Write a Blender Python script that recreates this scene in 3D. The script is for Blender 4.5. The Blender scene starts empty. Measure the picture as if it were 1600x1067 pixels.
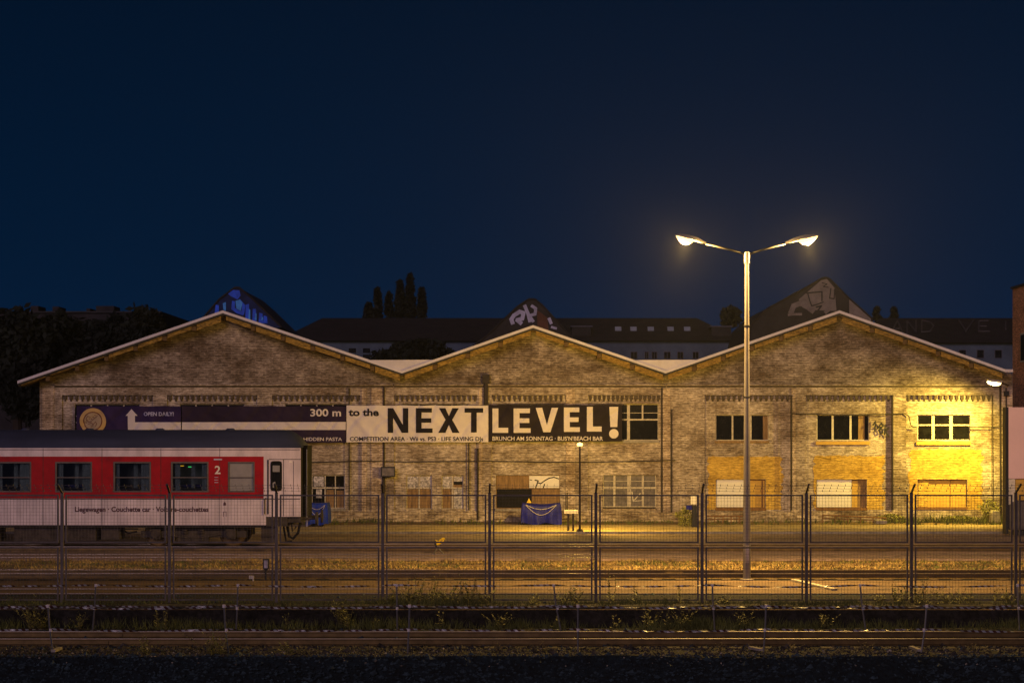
import bpy, bmesh, math, random
import numpy as np
from mathutils import Vector, Matrix, noise
random.seed(7); RNG = np.random.default_rng(11)
sc = bpy.context.scene
COL = sc.collection
F = 3000.0; CX = 800.0; HY = 678.0; HC = 3.93
# ---------------------------------------------------------------- camera
cam = bpy.data.objects.new("camera", bpy.data.cameras.new("camera")); COL.objects.link(cam)
cam.location = (0, 0, HC); cam.rotation_euler = (math.radians(90), 0, 0)
cam.data.sensor_width = 36; cam.data.lens = F/1600*36
cam.data.shift_y = (HY-533.5)/1600
cam.data.clip_start = .5; cam.data.clip_end = 2000
sc.camera = cam
# ---------------------------------------------------------------- sky
SUN_EL, SUN_ROT = math.radians(3.0), math.radians(180.0)
w = bpy.data.worlds.new("World"); sc.world = w; w.use_nodes = True
nt = w.node_tree; bg = nt.nodes["Background"]
tc = nt.nodes.new("ShaderNodeTexCoord"); sp = nt.nodes.new("ShaderNodeSeparateXYZ")
nt.links.new(tc.outputs["Generated"], sp.inputs[0])
mr = nt.nodes.new("ShaderNodeMapRange"); mr.inputs["From Min"].default_value = -.02; mr.inputs["From Max"].default_value = .35
nt.links.new(sp.outputs["Z"], mr.inputs["Value"])
cr = nt.nodes.new("ShaderNodeValToRGB")
cr.color_ramp.elements[0].position = 0; cr.color_ramp.elements[0].color = (.0004, .0125, .044, 1)
cr.color_ramp.elements[1].position = 1; cr.color_ramp.elements[1].color = (.0000, .0030, .0100, 1)
e = cr.color_ramp.elements.new(.3); e.color = (.0000, .0092, .0310, 1)
nt.links.new(mr.outputs[0], cr.inputs[0]); nt.links.new(cr.outputs[0], bg.inputs["Color"])
bg.inputs["Strength"].default_value = 1.0
# the glow of the lit city behind the viewer, very soft and low
sd = bpy.data.lights.new("sun", "SUN"); sd.energy = .68; sd.angle = math.radians(24); sd.color = (1, .70, .86)
so = bpy.data.objects.new("sun", sd); COL.objects.link(so)
_d = Vector((.25, 1.0, -.30)).normalized()
so.rotation_euler = _d.to_track_quat('-Z', 'Y').to_euler(); so.location = (0, -20, 30)
sc.view_settings.view_transform = 'Standard'; sc.view_settings.look = 'None'
sc.view_settings.exposure = 0; sc.view_settings.gamma = 1
sc.cycles.use_denoising = True
sc.cycles.volume_bounces = 0; sc.cycles.max_bounces = 6
sc.cycles.sample_clamp_indirect = 3; sc.cycles.volume_step_rate = 5
# ---------------------------------------------------------------- helpers
def X(px, d): return (px-CX)*d/F
def Z(py, d): return HC-(py-HY)*d/F
def P(px, py, d): return (X(px, d), d, Z(py, d))
ORG = {}
def props(o, label=None, cat=None, group=None, kind=None):
    if label: o["label"] = label
    if cat: o["category"] = cat
    if group: o["group"] = group
    if kind: o["kind"] = kind
    return o
def thing(name, loc, label, cat, group=None):
    o = bpy.data.objects.new(name, None); COL.objects.link(o); o.location = loc
    o.empty_display_size = .3; ORG[o.name] = Vector(loc)
    return props(o, label, cat, group)
class MB:
    def __init__(s): s.v = []; s.f = []; s.m = []
    def add(s, vs, fs, m=0):
        b = len(s.v); s.v += [tuple(p) for p in vs]; s.f += [tuple(i+b for i in f) for f in fs]; s.m += [m]*len(fs); return s
    def box(s, x0, x1, y0, y1, z0, z1, m=0):
        if x0 > x1: x0, x1 = x1, x0
        if y0 > y1: y0, y1 = y1, y0
        if z0 > z1: z0, z1 = z1, z0
        return s.add([(x0,y0,z0),(x1,y0,z0),(x1,y1,z0),(x0,y1,z0),(x0,y0,z1),(x1,y0,z1),(x1,y1,z1),(x0,y1,z1)],
              [(0,3,2,1),(4,5,6,7),(0,1,5,4),(1,2,6,5),(2,3,7,6),(3,0,4,7)], m)
    def pbox(s, px0, px1, py0, py1, d, t, m=0):      # front face at depth d, thickness t backwards
        return s.box(X(px0,d), X(px1,d), d, d+t, Z(py1,d), Z(py0,d), m)
    def prism(s, poly, y0, y1, m=0):                 # poly of (x,z)
        n = len(poly)
        a = sum(poly[i][0]*poly[(i+1)%n][1]-poly[(i+1)%n][0]*poly[i][1] for i in range(n))
        if a < 0: poly = poly[::-1]
        vs = [(x,y0,z) for x,z in poly]+[(x,y1,z) for x,z in poly]
        fs = [tuple(range(n)), tuple(range(2*n-1, n-1, -1))]+[(i, i+n, (i+1)%n+n, (i+1)%n) for i in range(n)]
        return s.add(vs, fs, m)
    def pprism(s, pp, d, t, m=0): return s.prism([(X(a,d), Z(b,d)) for a,b in pp], d, d+t, m)
    def tube(s, pts, r, n=8, m=0, cap=True):
        pts = [Vector(p) for p in pts]; rs = r if isinstance(r, (list,tuple)) else [r]*len(pts)
        vs = []; fs = []
        up = None
        for i, p in enumerate(pts):
            t = (pts[min(i+1,len(pts)-1)]-pts[max(i-1,0)])
            t = t.normalized() if t.length > 1e-9 else Vector((0,0,1))
            if up is None: up = Vector((0,0,1)) if abs(t.z) < .9 else Vector((0,1,0))
            a = t.cross(up).normalized(); b = a.cross(t).normalized()
            for k in range(n):
                an = 2*math.pi*(k+.5)/n; vs.append(p+(a*math.cos(an)+b*math.sin(an))*rs[i])
        for i in range(len(pts)-1):
            for k in range(n): fs.append((i*n+k, i*n+(k+1)%n, (i+1)*n+(k+1)%n, (i+1)*n+k))
        if cap: fs += [tuple(range(n-1,-1,-1)), tuple(range((len(pts)-1)*n, len(pts)*n))]
        return s.add(vs, fs, m)
    def lathe(s, c, prof, n=20, axis='z', m=0):      # prof: (r, h)
        vs = []; fs = []
        for r, h in prof:
            for k in range(n):
                a = 2*math.pi*k/n; u, v_ = r*math.cos(a), r*math.sin(a)
                vs.append({'z':(c[0]+u,c[1]+v_,c[2]+h), 'y':(c[0]+u,c[1]+h,c[2]+v_), 'x':(c[0]+h,c[1]+u,c[2]+v_)}[axis])
        for i in range(len(prof)-1):
            for k in range(n): fs.append((i*n+k, i*n+(k+1)%n, (i+1)*n+(k+1)%n, (i+1)*n+k))
        fs += [tuple(range(n)), tuple(range((len(prof)-1)*n, len(prof)*n))]
        return s.add(vs, fs, m)
    def stroke(s, pts, wd, y, t=.006, m=0):          # flat painted ribbon on a wall; pts (x,z)
        for i in range(len(pts)-1):
            a = Vector(pts[i]); b = Vector(pts[i+1]); dv = b-a
            if dv.length < 1e-6: continue
            nn = Vector((-dv.y, dv.x)).normalized()*wd/2; e_ = dv.normalized()*wd*.3
            a = a-e_; b = b+e_
            yy = y - .0004*i
            s.prism([tuple(a-nn), tuple(b-nn), tuple(b+nn), tuple(a+nn)], yy-t, yy, m)
        return s
    def build(s, name, mats, parent=None, label=None, cat=None, group=None, kind=None, smooth=False, bevel=0, org=None):
        if not isinstance(mats, (list, tuple)): mats = [mats]
        if parent is not None:
            o0 = ORG[parent.name]
        else:
            a = np.array(s.v); mn, mx = a.min(0), a.max(0)
            o0 = Vector(org) if org else Vector(((mn[0]+mx[0])/2, (mn[1]+mx[1])/2, mn[2]))
        me = bpy.data.meshes.new(name)
        me.from_pydata([(x-o0.x, y-o0.y, z-o0.z) for x,y,z in s.v], [], s.f)
        for m in mats: me.materials.append(m)
        me.polygons.foreach_set("material_index", s.m)
        if smooth: me.polygons.foreach_set("use_smooth", [True]*len(s.f))
        me.update()
        bm = bmesh.new(); bm.from_mesh(me); bmesh.ops.recalc_face_normals(bm, faces=bm.faces); bm.to_mesh(me); bm.free()
        o = bpy.data.objects.new(name, me); COL.objects.link(o)
        if parent is not None: o.parent = parent
        else: o.location = o0
        ORG[o.name] = o0
        if bevel:
            md = o.modifiers.new("bevel", "BEVEL"); md.width = bevel; md.segments = 2; md.limit_method = 'ANGLE'
        if smooth:
            pass
        return props(o, label, cat, group, kind)
def wall_grid(mb, x0, x1, z0, z1, y, holes, depth=0, mfn=None, cx=(), cz=(), rm=0):
    xs = sorted(set([x0,x1]+[h[0] for h in holes]+[h[1] for h in holes]+list(cx)))
    zs = sorted(set([z0,z1]+[h[2] for h in holes]+[h[3] for h in holes]+list(cz)))
    xs = [v for v in xs if x0-1e-6 <= v <= x1+1e-6]; zs = [v for v in zs if z0-1e-6 <= v <= z1+1e-6]
    for i in range(len(xs)-1):
        for j in range(len(zs)-1):
            mx, mz = (xs[i]+xs[i+1])/2, (zs[j]+zs[j+1])/2
            if any(h[0] < mx < h[1] and h[2] < mz < h[3] for h in holes): continue
            mb.add([(xs[i],y,zs[j]),(xs[i+1],y,zs[j]),(xs[i+1],y,zs[j+1]),(xs[i],y,zs[j+1])], [(0,1,2,3)], mfn(mx,mz) if mfn else 0)
    if depth:
        for a,b,c,d_ in holes:
            Y = y+depth
            mb.add([(a,y,c),(b,y,c),(b,y,d_),(a,y,d_),(a,Y,c),(b,Y,c),(b,Y,d_),(a,Y,d_)], [(0,4,5,1),(1,5,6,2),(2,6,7,3),(3,7,4,0)], rm)
# ---------------------------------------------------------------- materials
def mat(name, color, rough=.8, metal=0, spec=.3, emit=None, estr=0, var=.25, vscale=3.0, bump=0, stretch=(1,1,1), coat=0, color2=None, fine=0):
    m = bpy.data.materials.new(name); m.use_nodes = True; t = m.node_tree; b = t.nodes["Principled BSDF"]
    b.inputs["Roughness"].default_value = rough; b.inputs["Metallic"].default_value = metal
    b.inputs["Specular IOR Level"].default_value = spec
    if coat: b.inputs["Coat Weight"].default_value = coat; b.inputs["Coat Roughness"].default_value = .15
    if emit:
        b.inputs["Emission Color"].default_value = (*emit, 1); b.inputs["Emission Strength"].default_value = estr
    c = color; c2 = color2 or tuple(max(0, x*(1-var)) for x in c)
    c1 = c if color2 else tuple(min(1, x*(1+var*.6)) for x in c)
    tc = t.nodes.new("ShaderNodeTexCoord"); mp = t.nodes.new("ShaderNodeMapping"); mp.inputs["Scale"].default_value = stretch
    t.links.new(tc.outputs["Object"], mp.inputs[0])
    n = t.nodes.new("ShaderNodeTexNoise"); n.inputs["Scale"].default_value = vscale; n.inputs["Detail"].default_value = 8; n.inputs["Roughness"].default_value = .65
    t.links.new(mp.outputs[0], n.inputs["Vector"])
    r = t.nodes.new("ShaderNodeValToRGB"); r.color_ramp.elements[0].position = .35; r.color_ramp.elements[1].position = .65
    r.color_ramp.elements[0].color = (*c2, 1); r.color_ramp.elements[1].color = (*c1, 1)
    t.links.new(n.outputs["Fac"], r.inputs[0])
    out = r.outputs[0]
    if fine:
        n2 = t.nodes.new("ShaderNodeTexNoise"); n2.inputs["Scale"].default_value = fine; n2.inputs["Detail"].default_value = 3
        t.links.new(mp.outputs[0], n2.inputs["Vector"])
        r2 = t.nodes.new("ShaderNodeValToRGB"); r2.color_ramp.elements[0].position = .38; r2.color_ramp.elements[1].position = .62
        r2.color_ramp.elements[0].color = (.45,.45,.45,1); r2.color_ramp.elements[1].color = (1,1,1,1)
        t.links.new(n2.outputs["Fac"], r2.inputs[0])
        mx = t.nodes.new("ShaderNodeMix"); mx.data_type = 'RGBA'; mx.blend_type = 'MULTIPLY'; mx.inputs["Factor"].default_value = 1
        t.links.new(out, mx.inputs["A"]); t.links.new(r2.outputs[0], mx.inputs["B"]); out = mx.outputs["Result"]
    t.links.new(out, b.inputs["Base Color"])
    if bump:
        bp = t.nodes.new("ShaderNodeBump"); bp.inputs["Strength"].default_value = bump; bp.inputs["Distance"].default_value = .03
        n3 = t.nodes.new("ShaderNodeTexNoise"); n3.inputs["Scale"].default_value = vscale*5; n3.inputs["Detail"].default_value = 5
        t.links.new(mp.outputs[0], n3.inputs["Vector"]); t.links.new(n3.outputs["Fac"], bp.inputs["Height"]); t.links.new(bp.outputs[0], b.inputs["Normal"])
    return m
def brick_mat(name, c1, c2, mortar, stain=(.25,.22,.18), row=.105, stain_amt=.6, soft=1.0):
    m = bpy.data.materials.new(name); m.use_nodes = True; t = m.node_tree; b = t.nodes["Principled BSDF"]; L = t.links.new
    b.inputs["Roughness"].default_value = .92; b.inputs["Specular IOR Level"].default_value = .15
    tc = t.nodes.new("ShaderNodeTexCoord"); s = t.nodes.new("ShaderNodeSeparateXYZ"); L(tc.outputs["Object"], s.inputs[0])
    ad = t.nodes.new("ShaderNodeMath"); ad.operation = 'ADD'; L(s.outputs["X"], ad.inputs[0]); L(s.outputs["Y"], ad.inputs[1])
    cb = t.nodes.new("ShaderNodeCombineXYZ"); L(ad.outputs[0], cb.inputs["X"]); L(s.outputs["Z"], cb.inputs["Y"])
    br = t.nodes.new("ShaderNodeTexBrick"); br.inputs["Scale"].default_value = 1
    br.inputs["Brick Width"].default_value = row*2.9; br.inputs["Row Height"].default_value = row
    br.inputs["Mortar Size"].default_value = .017; br.inputs["Mortar Smooth"].default_value = .3; br.inputs["Bias"].default_value = 0
    br.inputs["Color1"].default_value = (*c1,1); br.inputs["Color2"].default_value = (*c2,1); br.inputs["Mortar"].default_value = (*mortar,1)
    L(cb.outputs[0], br.inputs["Vector"])
    def nz(scale, sx, sy, p0, p1, lo, hi, det=6):
        mp = t.nodes.new("ShaderNodeMapping"); mp.inputs["Scale"].default_value = (sx, sy, 1); L(cb.outputs[0], mp.inputs[0])
        n = t.nodes.new("ShaderNodeTexNoise"); n.inputs["Scale"].default_value = scale; n.inputs["Detail"].default_value = det; n.inputs["Roughness"].default_value = .7
        L(mp.outputs[0], n.inputs["Vector"])
        r = t.nodes.new("ShaderNodeValToRGB"); r.color_ramp.elements[0].position = p0; r.color_ramp.elements[1].position = p1
        r.color_ramp.elements[0].color = (*lo,1); r.color_ramp.elements[1].color = (*hi,1); L(n.outputs["Fac"], r.inputs[0]); return r.outputs[0]
    out = br.outputs["Color"]
    k = 1-stain_amt
    layers = [nz(.55, .8, 1.3, .38, .60, (k+.14,k+.09,k+.03), (1.18,1.18,1.18)),           # broad soot
              nz(1.6, 1.2, 1.2, .36, .6, (.55+.45*k,.53+.47*k,.5+.5*k), (1.12,1.12,1.12)),
              nz(3.0, .7, 4.2, .36, .62, (.7,.68,.66), (1.15,1.15,1.15), 5),           # course-wise
              nz(9, .55, 2.0, .36, .62, (.66,.64,.62), (1.25,1.25,1.25), 1)]            # single bricks
    for l in layers:
        mx = t.nodes.new("ShaderNodeMix"); mx.data_type = 'RGBA'; mx.blend_type = 'MULTIPLY'; mx.inputs["Factor"].default_value = soft
        L(out, mx.inputs["A"]); L(l, mx.inputs["B"]); out = mx.outputs["Result"]
    L(out, b.inputs["Base Color"])
    bp = t.nodes.new("ShaderNodeBump"); bp.inputs["Strength"].default_value = .5; bp.inputs["Distance"].default_value = .02
    inv = t.nodes.new("ShaderNodeMath"); inv.operation = 'SUBTRACT'; inv.inputs[0].default_value = 1; L(br.outputs["Fac"], inv.inputs[1])
    L(inv.outputs[0], bp.inputs["Height"]); L(bp.outputs[0], b.inputs["Normal"])
    return m
def tape_mat():
    m = bpy.data.materials.new("barrier_tape"); m.use_nodes = True; t = m.node_tree; b = t.nodes["Principled BSDF"]; L = t.links.new
    tc = t.nodes.new("ShaderNodeTexCoord"); s = t.nodes.new("ShaderNodeSeparateXYZ"); L(tc.outputs["Object"], s.inputs[0])
    a = t.nodes.new("ShaderNodeMath"); a.operation = 'ADD'; L(s.outputs["X"], a.inputs[0]); L(s.outputs["Z"], a.inputs[1])
    d = t.nodes.new("ShaderNodeMath"); d.operation = 'DIVIDE'; d.inputs[1].default_value = .14; L(a.outputs[0], d.inputs[0])
    f = t.nodes.new("ShaderNodeMath"); f.operation = 'FRACT'; L(d.outputs[0], f.inputs[0])
    g = t.nodes.new("ShaderNodeMath"); g.operation = 'GREATER_THAN'; g.inputs[1].default_value = .5; L(f.outputs[0], g.inputs[0])
    mx = t.nodes.new("ShaderNodeMix"); mx.data_type = 'RGBA'; mx.inputs["A"].default_value = (.26,.27,.28,1); mx.inputs["B"].default_value = (.045,.008,.008,1)
    L(g.outputs[0], mx.inputs["Factor"]); L(mx.outputs["Result"], b.inputs["Base Color"]); b.inputs["Roughness"].default_value = .3
    return m
def glass_mat(name, tint=(.6,.65,.65), gl=.25):
    m = bpy.data.materials.new(name); m.use_nodes = True; t = m.node_tree; L = t.links.new
    o = t.nodes["Material Output"]; t.nodes.remove(t.nodes["Principled BSDF"])
    tr = t.nodes.new("ShaderNodeBsdfTransparent"); tr.inputs[0].default_value = (*tint,1)
    g = t.nodes.new("ShaderNodeBsdfGlossy"); g.inputs["Roughness"].default_value = .06; g.inputs[0].default_value = (.9,.9,.9,1)
    fr = t.nodes.new("ShaderNodeFresnel"); fr.inputs[0].default_value = 1.5
    mx = t.nodes.new("ShaderNodeMixShader"); L(fr.outputs[0], mx.inputs[0]); L(tr.outputs[0], mx.inputs[1]); L(g.outputs[0], mx.inputs[2]); L(mx.outputs[0], o.inputs[0])
    return m
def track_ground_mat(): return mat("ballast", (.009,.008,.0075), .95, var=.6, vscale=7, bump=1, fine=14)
M = {}
M['brick'] = brick_mat("brick_wall", (.42,.355,.29), (.29,.24,.19), (.46,.40,.34), stain_amt=.66)
M['brick_rec'] = brick_mat("brick_recess", (.48,.41,.33), (.33,.275,.215), (.52,.46,.38), stain_amt=.60)
M['brick_dark'] = brick_mat("brick_gable_dark", (.28,.235,.20), (.18,.145,.12), (.32,.275,.24), stain_amt=.7)  # darker brick tone for the gable fields above the string course
M['brick_plinth'] = brick_mat("brick_plinth", (.6,.5,.36), (.28,.21,.14), (.5,.43,.33), stain_amt=.75)
M['brick_pier'] = brick_mat('brick_pier', (.5,.41,.31), (.32,.25,.18), (.6,.5,.4), stain_amt=.6)
M['brick_yellow'] = brick_mat("brick_painted_ochre", (.62,.42,.09), (.52,.34,.07), (.5,.33,.08), stain_amt=.45, soft=.75)
M['brick_orange'] = brick_mat("brick_orange", (.78,.34,.15), (.6,.25,.11), (.55,.4,.28), stain_amt=.3)
M['dentil'] = mat("shade_dark_brick", (.085,.065,.045), .9, var=.4, vscale=6)  # brick darkened to carry the shade lines of frieze and ledge
M['fascia'] = mat("white_metal_flashing", (.55,.52,.60), .5, var=.12, vscale=1.5)
M['roof'] = mat("bitumen_roof", (.04,.04,.042), .9, vscale=1, bump=.3)
M['barge'] = mat("ochre_timber", (.34,.21,.04), .8, var=.5, vscale=3, stretch=(.6,1,3), fine=12)
M['soffit'] = mat("dark_soffit_boards", (.12,.075,.035), .9, var=.4, vscale=4)
M['bracket'] = mat("bracket_timber", (.12,.075,.03), .9)
M['wood'] = mat("brown_boarding", (.26,.16,.07), .8, var=.4, vscale=3, stretch=(4,1,.7))
M['wood_y'] = mat("ochre_boarding", (.58,.36,.07), .75, var=.2, vscale=3, stretch=(1,1,4))
M['white_board'] = mat("white_board", (.78,.74,.66), .7, var=.07, vscale=2)
M['frame'] = mat("old_cream_frame", (.52,.46,.36), .75, var=.35, vscale=8)
M['frame_w'] = mat("pale_window_frame", (.66,.6,.48), .7, var=.25, vscale=8)
M['frame_d'] = mat("dark_window_frame", (.09,.08,.07), .8)
M['pane_dark'] = mat("dark_pane", (.008,.008,.009), .1, spec=.35, var=.5)
M['pane_dusty'] = mat("dusty_pane", (.13,.11,.10), .5, spec=.4, var=.45, vscale=6)
M['curtain'] = mat("torn_white_film", (.62,.58,.58), .8, var=.5, vscale=9, fine=14)
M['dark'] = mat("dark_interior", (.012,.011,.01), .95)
M['sill'] = mat("timber_sill", (.22,.11,.04), .8, var=.3, vscale=6)
M['iron'] = mat("rusty_pipe", (.03,.022,.018), .7, var=.4)
M['cable'] = mat("black_cable", (.03,.025,.02), .7)
M['paint_black'] = mat("black_spray_paint", (.018,.017,.018), .6)
M['bplum'] = mat('banner_plum_cloth', (.030,.019,.042), .75, spec=.1, var=.35, vscale=.5)
M['ink'] = mat("banner_black_print", (.018,.016,.02), .8, spec=.1)
M['bwhite'] = mat("banner_white_cloth", (.66,.60,.58), .75, var=.08, vscale=1.2)
M['bprint'] = mat("banner_white_print", (.64,.58,.56), .75, var=.06, vscale=1.2)
M['bdark'] = mat("banner_dark_cloth", (.024,.018,.022), .75, spec=.1, var=.25, vscale=1.2)
M['bnavy'] = mat("banner_navy_cloth", (.034,.020,.075), .75, spec=.1, var=.3, vscale=1)
M['gold'] = mat("banner_gold_print", (.5,.33,.13), .7, var=.1)
M['rust'] = mat("banner_brown_print", (.16,.06,.03), .7)
M['tan'] = mat("banner_tan_print", (.36,.27,.17), .7, var=.1)
M['steel'] = mat("galvanised_steel", (.42,.40,.38), .35, metal=.85, var=.15)
M['armsteel'] = mat("unlit_dark_arm", (.02,.018,.017), .6)  # arms coloured dark in place of the heads' missing backward light
M['lampsteel'] = mat("painted_pole", (.15,.135,.14), .45, metal=0, spec=.22, var=.15, vscale=2)
M['fence'] = mat("weathered_fence_steel", (.078,.064,.058), .5, metal=.3, var=.35, vscale=5)
M['wire'] = mat("fence_wire", (.06,.054,.055), .55, metal=.2)
M['rail'] = mat("rusty_rail", (.13,.085,.03), .5, metal=.5, var=.35, vscale=4)
M['railtop'] = mat("polished_rail_head", (.5,.45,.4), .36, metal=1, var=.15, vscale=3, stretch=(.3,1,1))
M['sleeper'] = mat("old_timber_sleeper", (.045,.032,.024), .9, var=.4)
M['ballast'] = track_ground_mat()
M['soil'] = mat("shaded_bank_soil", (.022,.019,.017), .95, var=.6, vscale=3, bump=1, fine=11)  # shade of the bank face is put into this dark colour
M['bank'] = mat("bank_gravel", (.008,.018,.025), .95, var=.55, vscale=5, bump=1, fine=12)  # the slope's dark blue shade is put into the gravel colour
M['asphalt'] = mat("grey_asphalt", (.34,.245,.23), .8, var=.45, vscale=.8, stretch=(.3,1,1), bump=.2, fine=9)
M['paving'] = mat("tan_paving", (.125,.08,.05), .85, var=.4, vscale=.9, stretch=(.25,1.6,1), bump=.15, fine=8)
M['sand'] = mat("sandy_path", (.58,.44,.27), .9, var=.35, vscale=1.2, stretch=(.3,1,1), bump=.3, fine=7)
M['dirt'] = mat("dry_earth", (.24,.155,.075), .95, var=.65, vscale=.9, stretch=(.35,1,1), bump=.8, fine=9)
M['kerb'] = mat("concrete_kerb", (.30,.27,.23), .9, var=.35, vscale=4)
M['kerb_d'] = mat("mossy_kerb", (.12,.105,.08), .95, var=.6, vscale=2.2, color2=(.02,.02,.014), fine=8)
M['grass_dry'] = mat("dry_grass", (.34,.24,.09), .85, var=.55, vscale=.8)
M['grass_g'] = mat("green_grass", (.11,.12,.03), .8, var=.5, vscale=.8)
M['weed'] = mat("weed_leaf", (.26,.25,.07), .7, var=.4, vscale=4)
M['weed_dry'] = mat("dry_weed", (.2,.13,.06), .8, var=.4, vscale=4)
M['stem'] = mat("weed_stem", (.13,.11,.04), .8)
M['leaf'] = mat("tree_leaf", (.008,.012,.008), .8, var=.5, vscale=.6)
M['trunk'] = mat("bark", (.04,.03,.022), .9)
M['stone'] = mat("pebble", (.30,.26,.20), .8, var=.7, vscale=3)
M['stone_d'] = mat("dark_pebble", (.032,.056,.07), .8, var=.6, vscale=3)
M['tarp'] = mat("blue_tarpaulin", (.012,.014,.22), .5, spec=.15, var=.3, vscale=2, bump=.25)
M['tarp2'] = mat("bright_blue_tarpaulin", (.01,.04,.4), .5, spec=.2, var=.3, vscale=2, bump=.25)
M['train_white'] = mat("coach_cream_paint", (.56,.48,.54), .42, var=.22, vscale=1.6, spec=.35, stretch=(1.6,1,.45))
M['train_red'] = mat("coach_red_paint", (.30,.001,.004), .5, var=.3, vscale=1.6, spec=.15)
M['train_roof'] = mat("coach_roof_paint", (.034,.042,.095), .6, var=.25, vscale=.8, stretch=(.4,1,1))
M['train_under'] = mat("underframe_grime", (.045,.036,.033), .85, var=.5, vscale=4)
M['rubber'] = mat("black_rubber", (.010,.009,.010), .8, spec=.1)
M['grey_in'] = mat("coach_partition", (.42,.38,.35), .7)
M['curt'] = mat("coach_curtain", (.6,.6,.56), .85, var=.3, vscale=4, stretch=(4,1,.5))
M['frost'] = mat("frosted_pane", (.20,.19,.18), .45, spec=.5, var=.15)
M['glass'] = glass_mat("window_glass")
M['train_text'] = mat("coach_lettering", (.06,.015,.02), .6)
M['refl_o'] = mat("orange_reflection_glow", (.3,.1,0), emit=(1,.45,.02), estr=1.5)  # glow standing for an orange light mirrored in the coach window
M['refl_g'] = mat("green_reflection_glow", (0,.3,.05), emit=(.1,1,.25), estr=1.2)  # glow standing for a green light mirrored in the coach window
M['farwall'] = mat("far_plaster", (.08,.11,.15), .9, vscale=.6)
M['farroof'] = mat("far_tile_roof", (.026,.022,.024), .9, vscale=1.2, var=.3)
M['farframe'] = mat("far_window_frame", (.10,.10,.13), .8)
M['farglass'] = mat("far_skylight", (.30,.34,.38), .3, spec=.8)
M['slate'] = mat("lantern_slate", (.030,.027,.029), .9, vscale=1.5, var=.35)
M['slate_blue'] = mat('blue_sprayed_boards', (.008,.018,.085), .8, vscale=1.5, var=.5)
M['slate_b'] = mat("lantern_brown_boards", (.10,.045,.03), .9, vscale=1.5, var=.3)
M['g_blue'] = mat("blue_spray_paint", (.01,.09,.8), .6, var=.35, vscale=2)
M['g_lblue'] = mat("pale_blue_spray_paint", (.05,.3,.95), .6, var=.35, vscale=2)
M['g_white'] = mat("white_spray_paint", (.38,.38,.55), .6, var=.3, vscale=2)
M['g_grey'] = mat("grey_spray_and_lit_face", (.20,.17,.15), .7, var=.3, vscale=2)
M['chalk'] = mat("faded_roof_lettering", (.075,.068,.07), .9)
M['kiosk'] = mat("pale_pink_panel", (.85,.58,.56), .6, var=.05, vscale=.7)
M['kiosk_d'] = mat("dark_grey_panel", (.10,.085,.09), .7)
M['yellow'] = mat("yellow_enamel", (.70,.48,.02), .4)
M['signal_w'] = mat("signal_white_glass", (.55,.5,.55), .4)
M['black'] = mat("black_enamel", (.02,.02,.02), .5)
M['tape'] = tape_mat()
M['bulb'] = mat("lit_sodium_bowl", (.9,.8,.6), emit=(1,.66,.22), estr=3.4)
M['globe'] = mat("lit_globe", (.9,.8,.6), emit=(1,.60,.12), estr=5)
M['bulb2'] = mat("lit_flood_lens", (.9,.8,.6), emit=(1,.78,.34), estr=20)
M['housing'] = mat("lamp_housing", (.35,.32,.30), .5)
SOD = (1.0, .60, .155); FLOOD = (1.0, .70, .10)
def point(name, loc, power, color, r=.03, parent=None):
    l = bpy.data.lights.new(name, "POINT"); l.energy = power; l.color = color; l.shadow_soft_size = r
    o = bpy.data.objects.new(name, l); COL.objects.link(o)
    o.location = Vector(loc)-(ORG[parent.name] if parent else Vector()); o.parent = parent; return o
def spot(name, loc, to, power, color, ang, blend=.5, parent=None, r=.04):
    l = bpy.data.lights.new(name, "SPOT"); l.energy = power; l.color = color; l.shadow_soft_size = r
    l.spot_size = math.radians(ang); l.spot_blend = blend
    o = bpy.data.objects.new(name, l); COL.objects.link(o)
    o.rotation_euler = (Vector(to)-Vector(loc)).to_track_quat('-Z','Y').to_euler()
    o.location = Vector(loc)-(ORG[parent.name] if parent else Vector()); o.parent = parent; return o
# ---------------------------------------------------------------- ground
ZF = -.40; XW = 160
def strip(name, y0, y1, z, m, x0=-XW, x1=XW, kind='structure', thick=.3, n=60, wob=0):
    mb = MB()
    xs = np.linspace(x0, x1, n)
    vs = []; fs = []
    for i, x in enumerate(xs):
        a = wob*noise.noise(Vector((x*.35, y0, 0))); b = wob*noise.noise(Vector((x*.35, y1, 5)))
        vs += [(x, y0+a, z-thick), (x, y0+a, z), (x, y1+b, z), (x, y1+b, z-thick)]
    for i in range(n-1):
        q = 4*i
        fs += [(q+1,q+5,q+6,q+2), (q,q+4,q+5,q+1), (q+2,q+6,q+7,q+3)]
    mb.add(vs, fs); return mb.build(name, m, kind=kind, org=(0,(y0+y1)/2,z))
gm = MB()
prof = [(-80,-3.2,3),(34.0,-3.2,3),(37.35,ZF,0),(43.2,ZF,1),(43.23,-.02,2),(53.4,-.02,2),(90,-.02,2),(300,-.02,2),(600,-.02,2)]
nx = 240; xs = np.linspace(-XW, XW, nx)
full = []
for k in range(len(prof)-1):
    (y0,z0,m0),(y1,z1,_) = prof[k], prof[k+1]
    nn = {1:18, 2:12, 3:3}.get(k, 2)
    for j in range(nn): full.append((y0+(y1-y0)*j/nn, z0+(z1-z0)*j/nn, m0))
full.append(prof[-1])
V = []
for (y,z,m) in full:
    for x in xs:
        dz = 0; dy = 0
        if 33 < y < 37.5: dz = .10*noise.noise(Vector((x*.9, y*1.5, 0)))+.04*noise.noise(Vector((x*3, y*4, 1)))
        elif 37.5 < y < 43: dz = .025*noise.noise(Vector((x*1.5, y*2, 3)))
        elif 43.1 < y < 43.3: dy = .10*noise.noise(Vector((x*1.1, 0, z*3)))
        V.append((x*(1 if y < 200 else 3), y+dy, z+dz))
FS = []; MS = []
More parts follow.
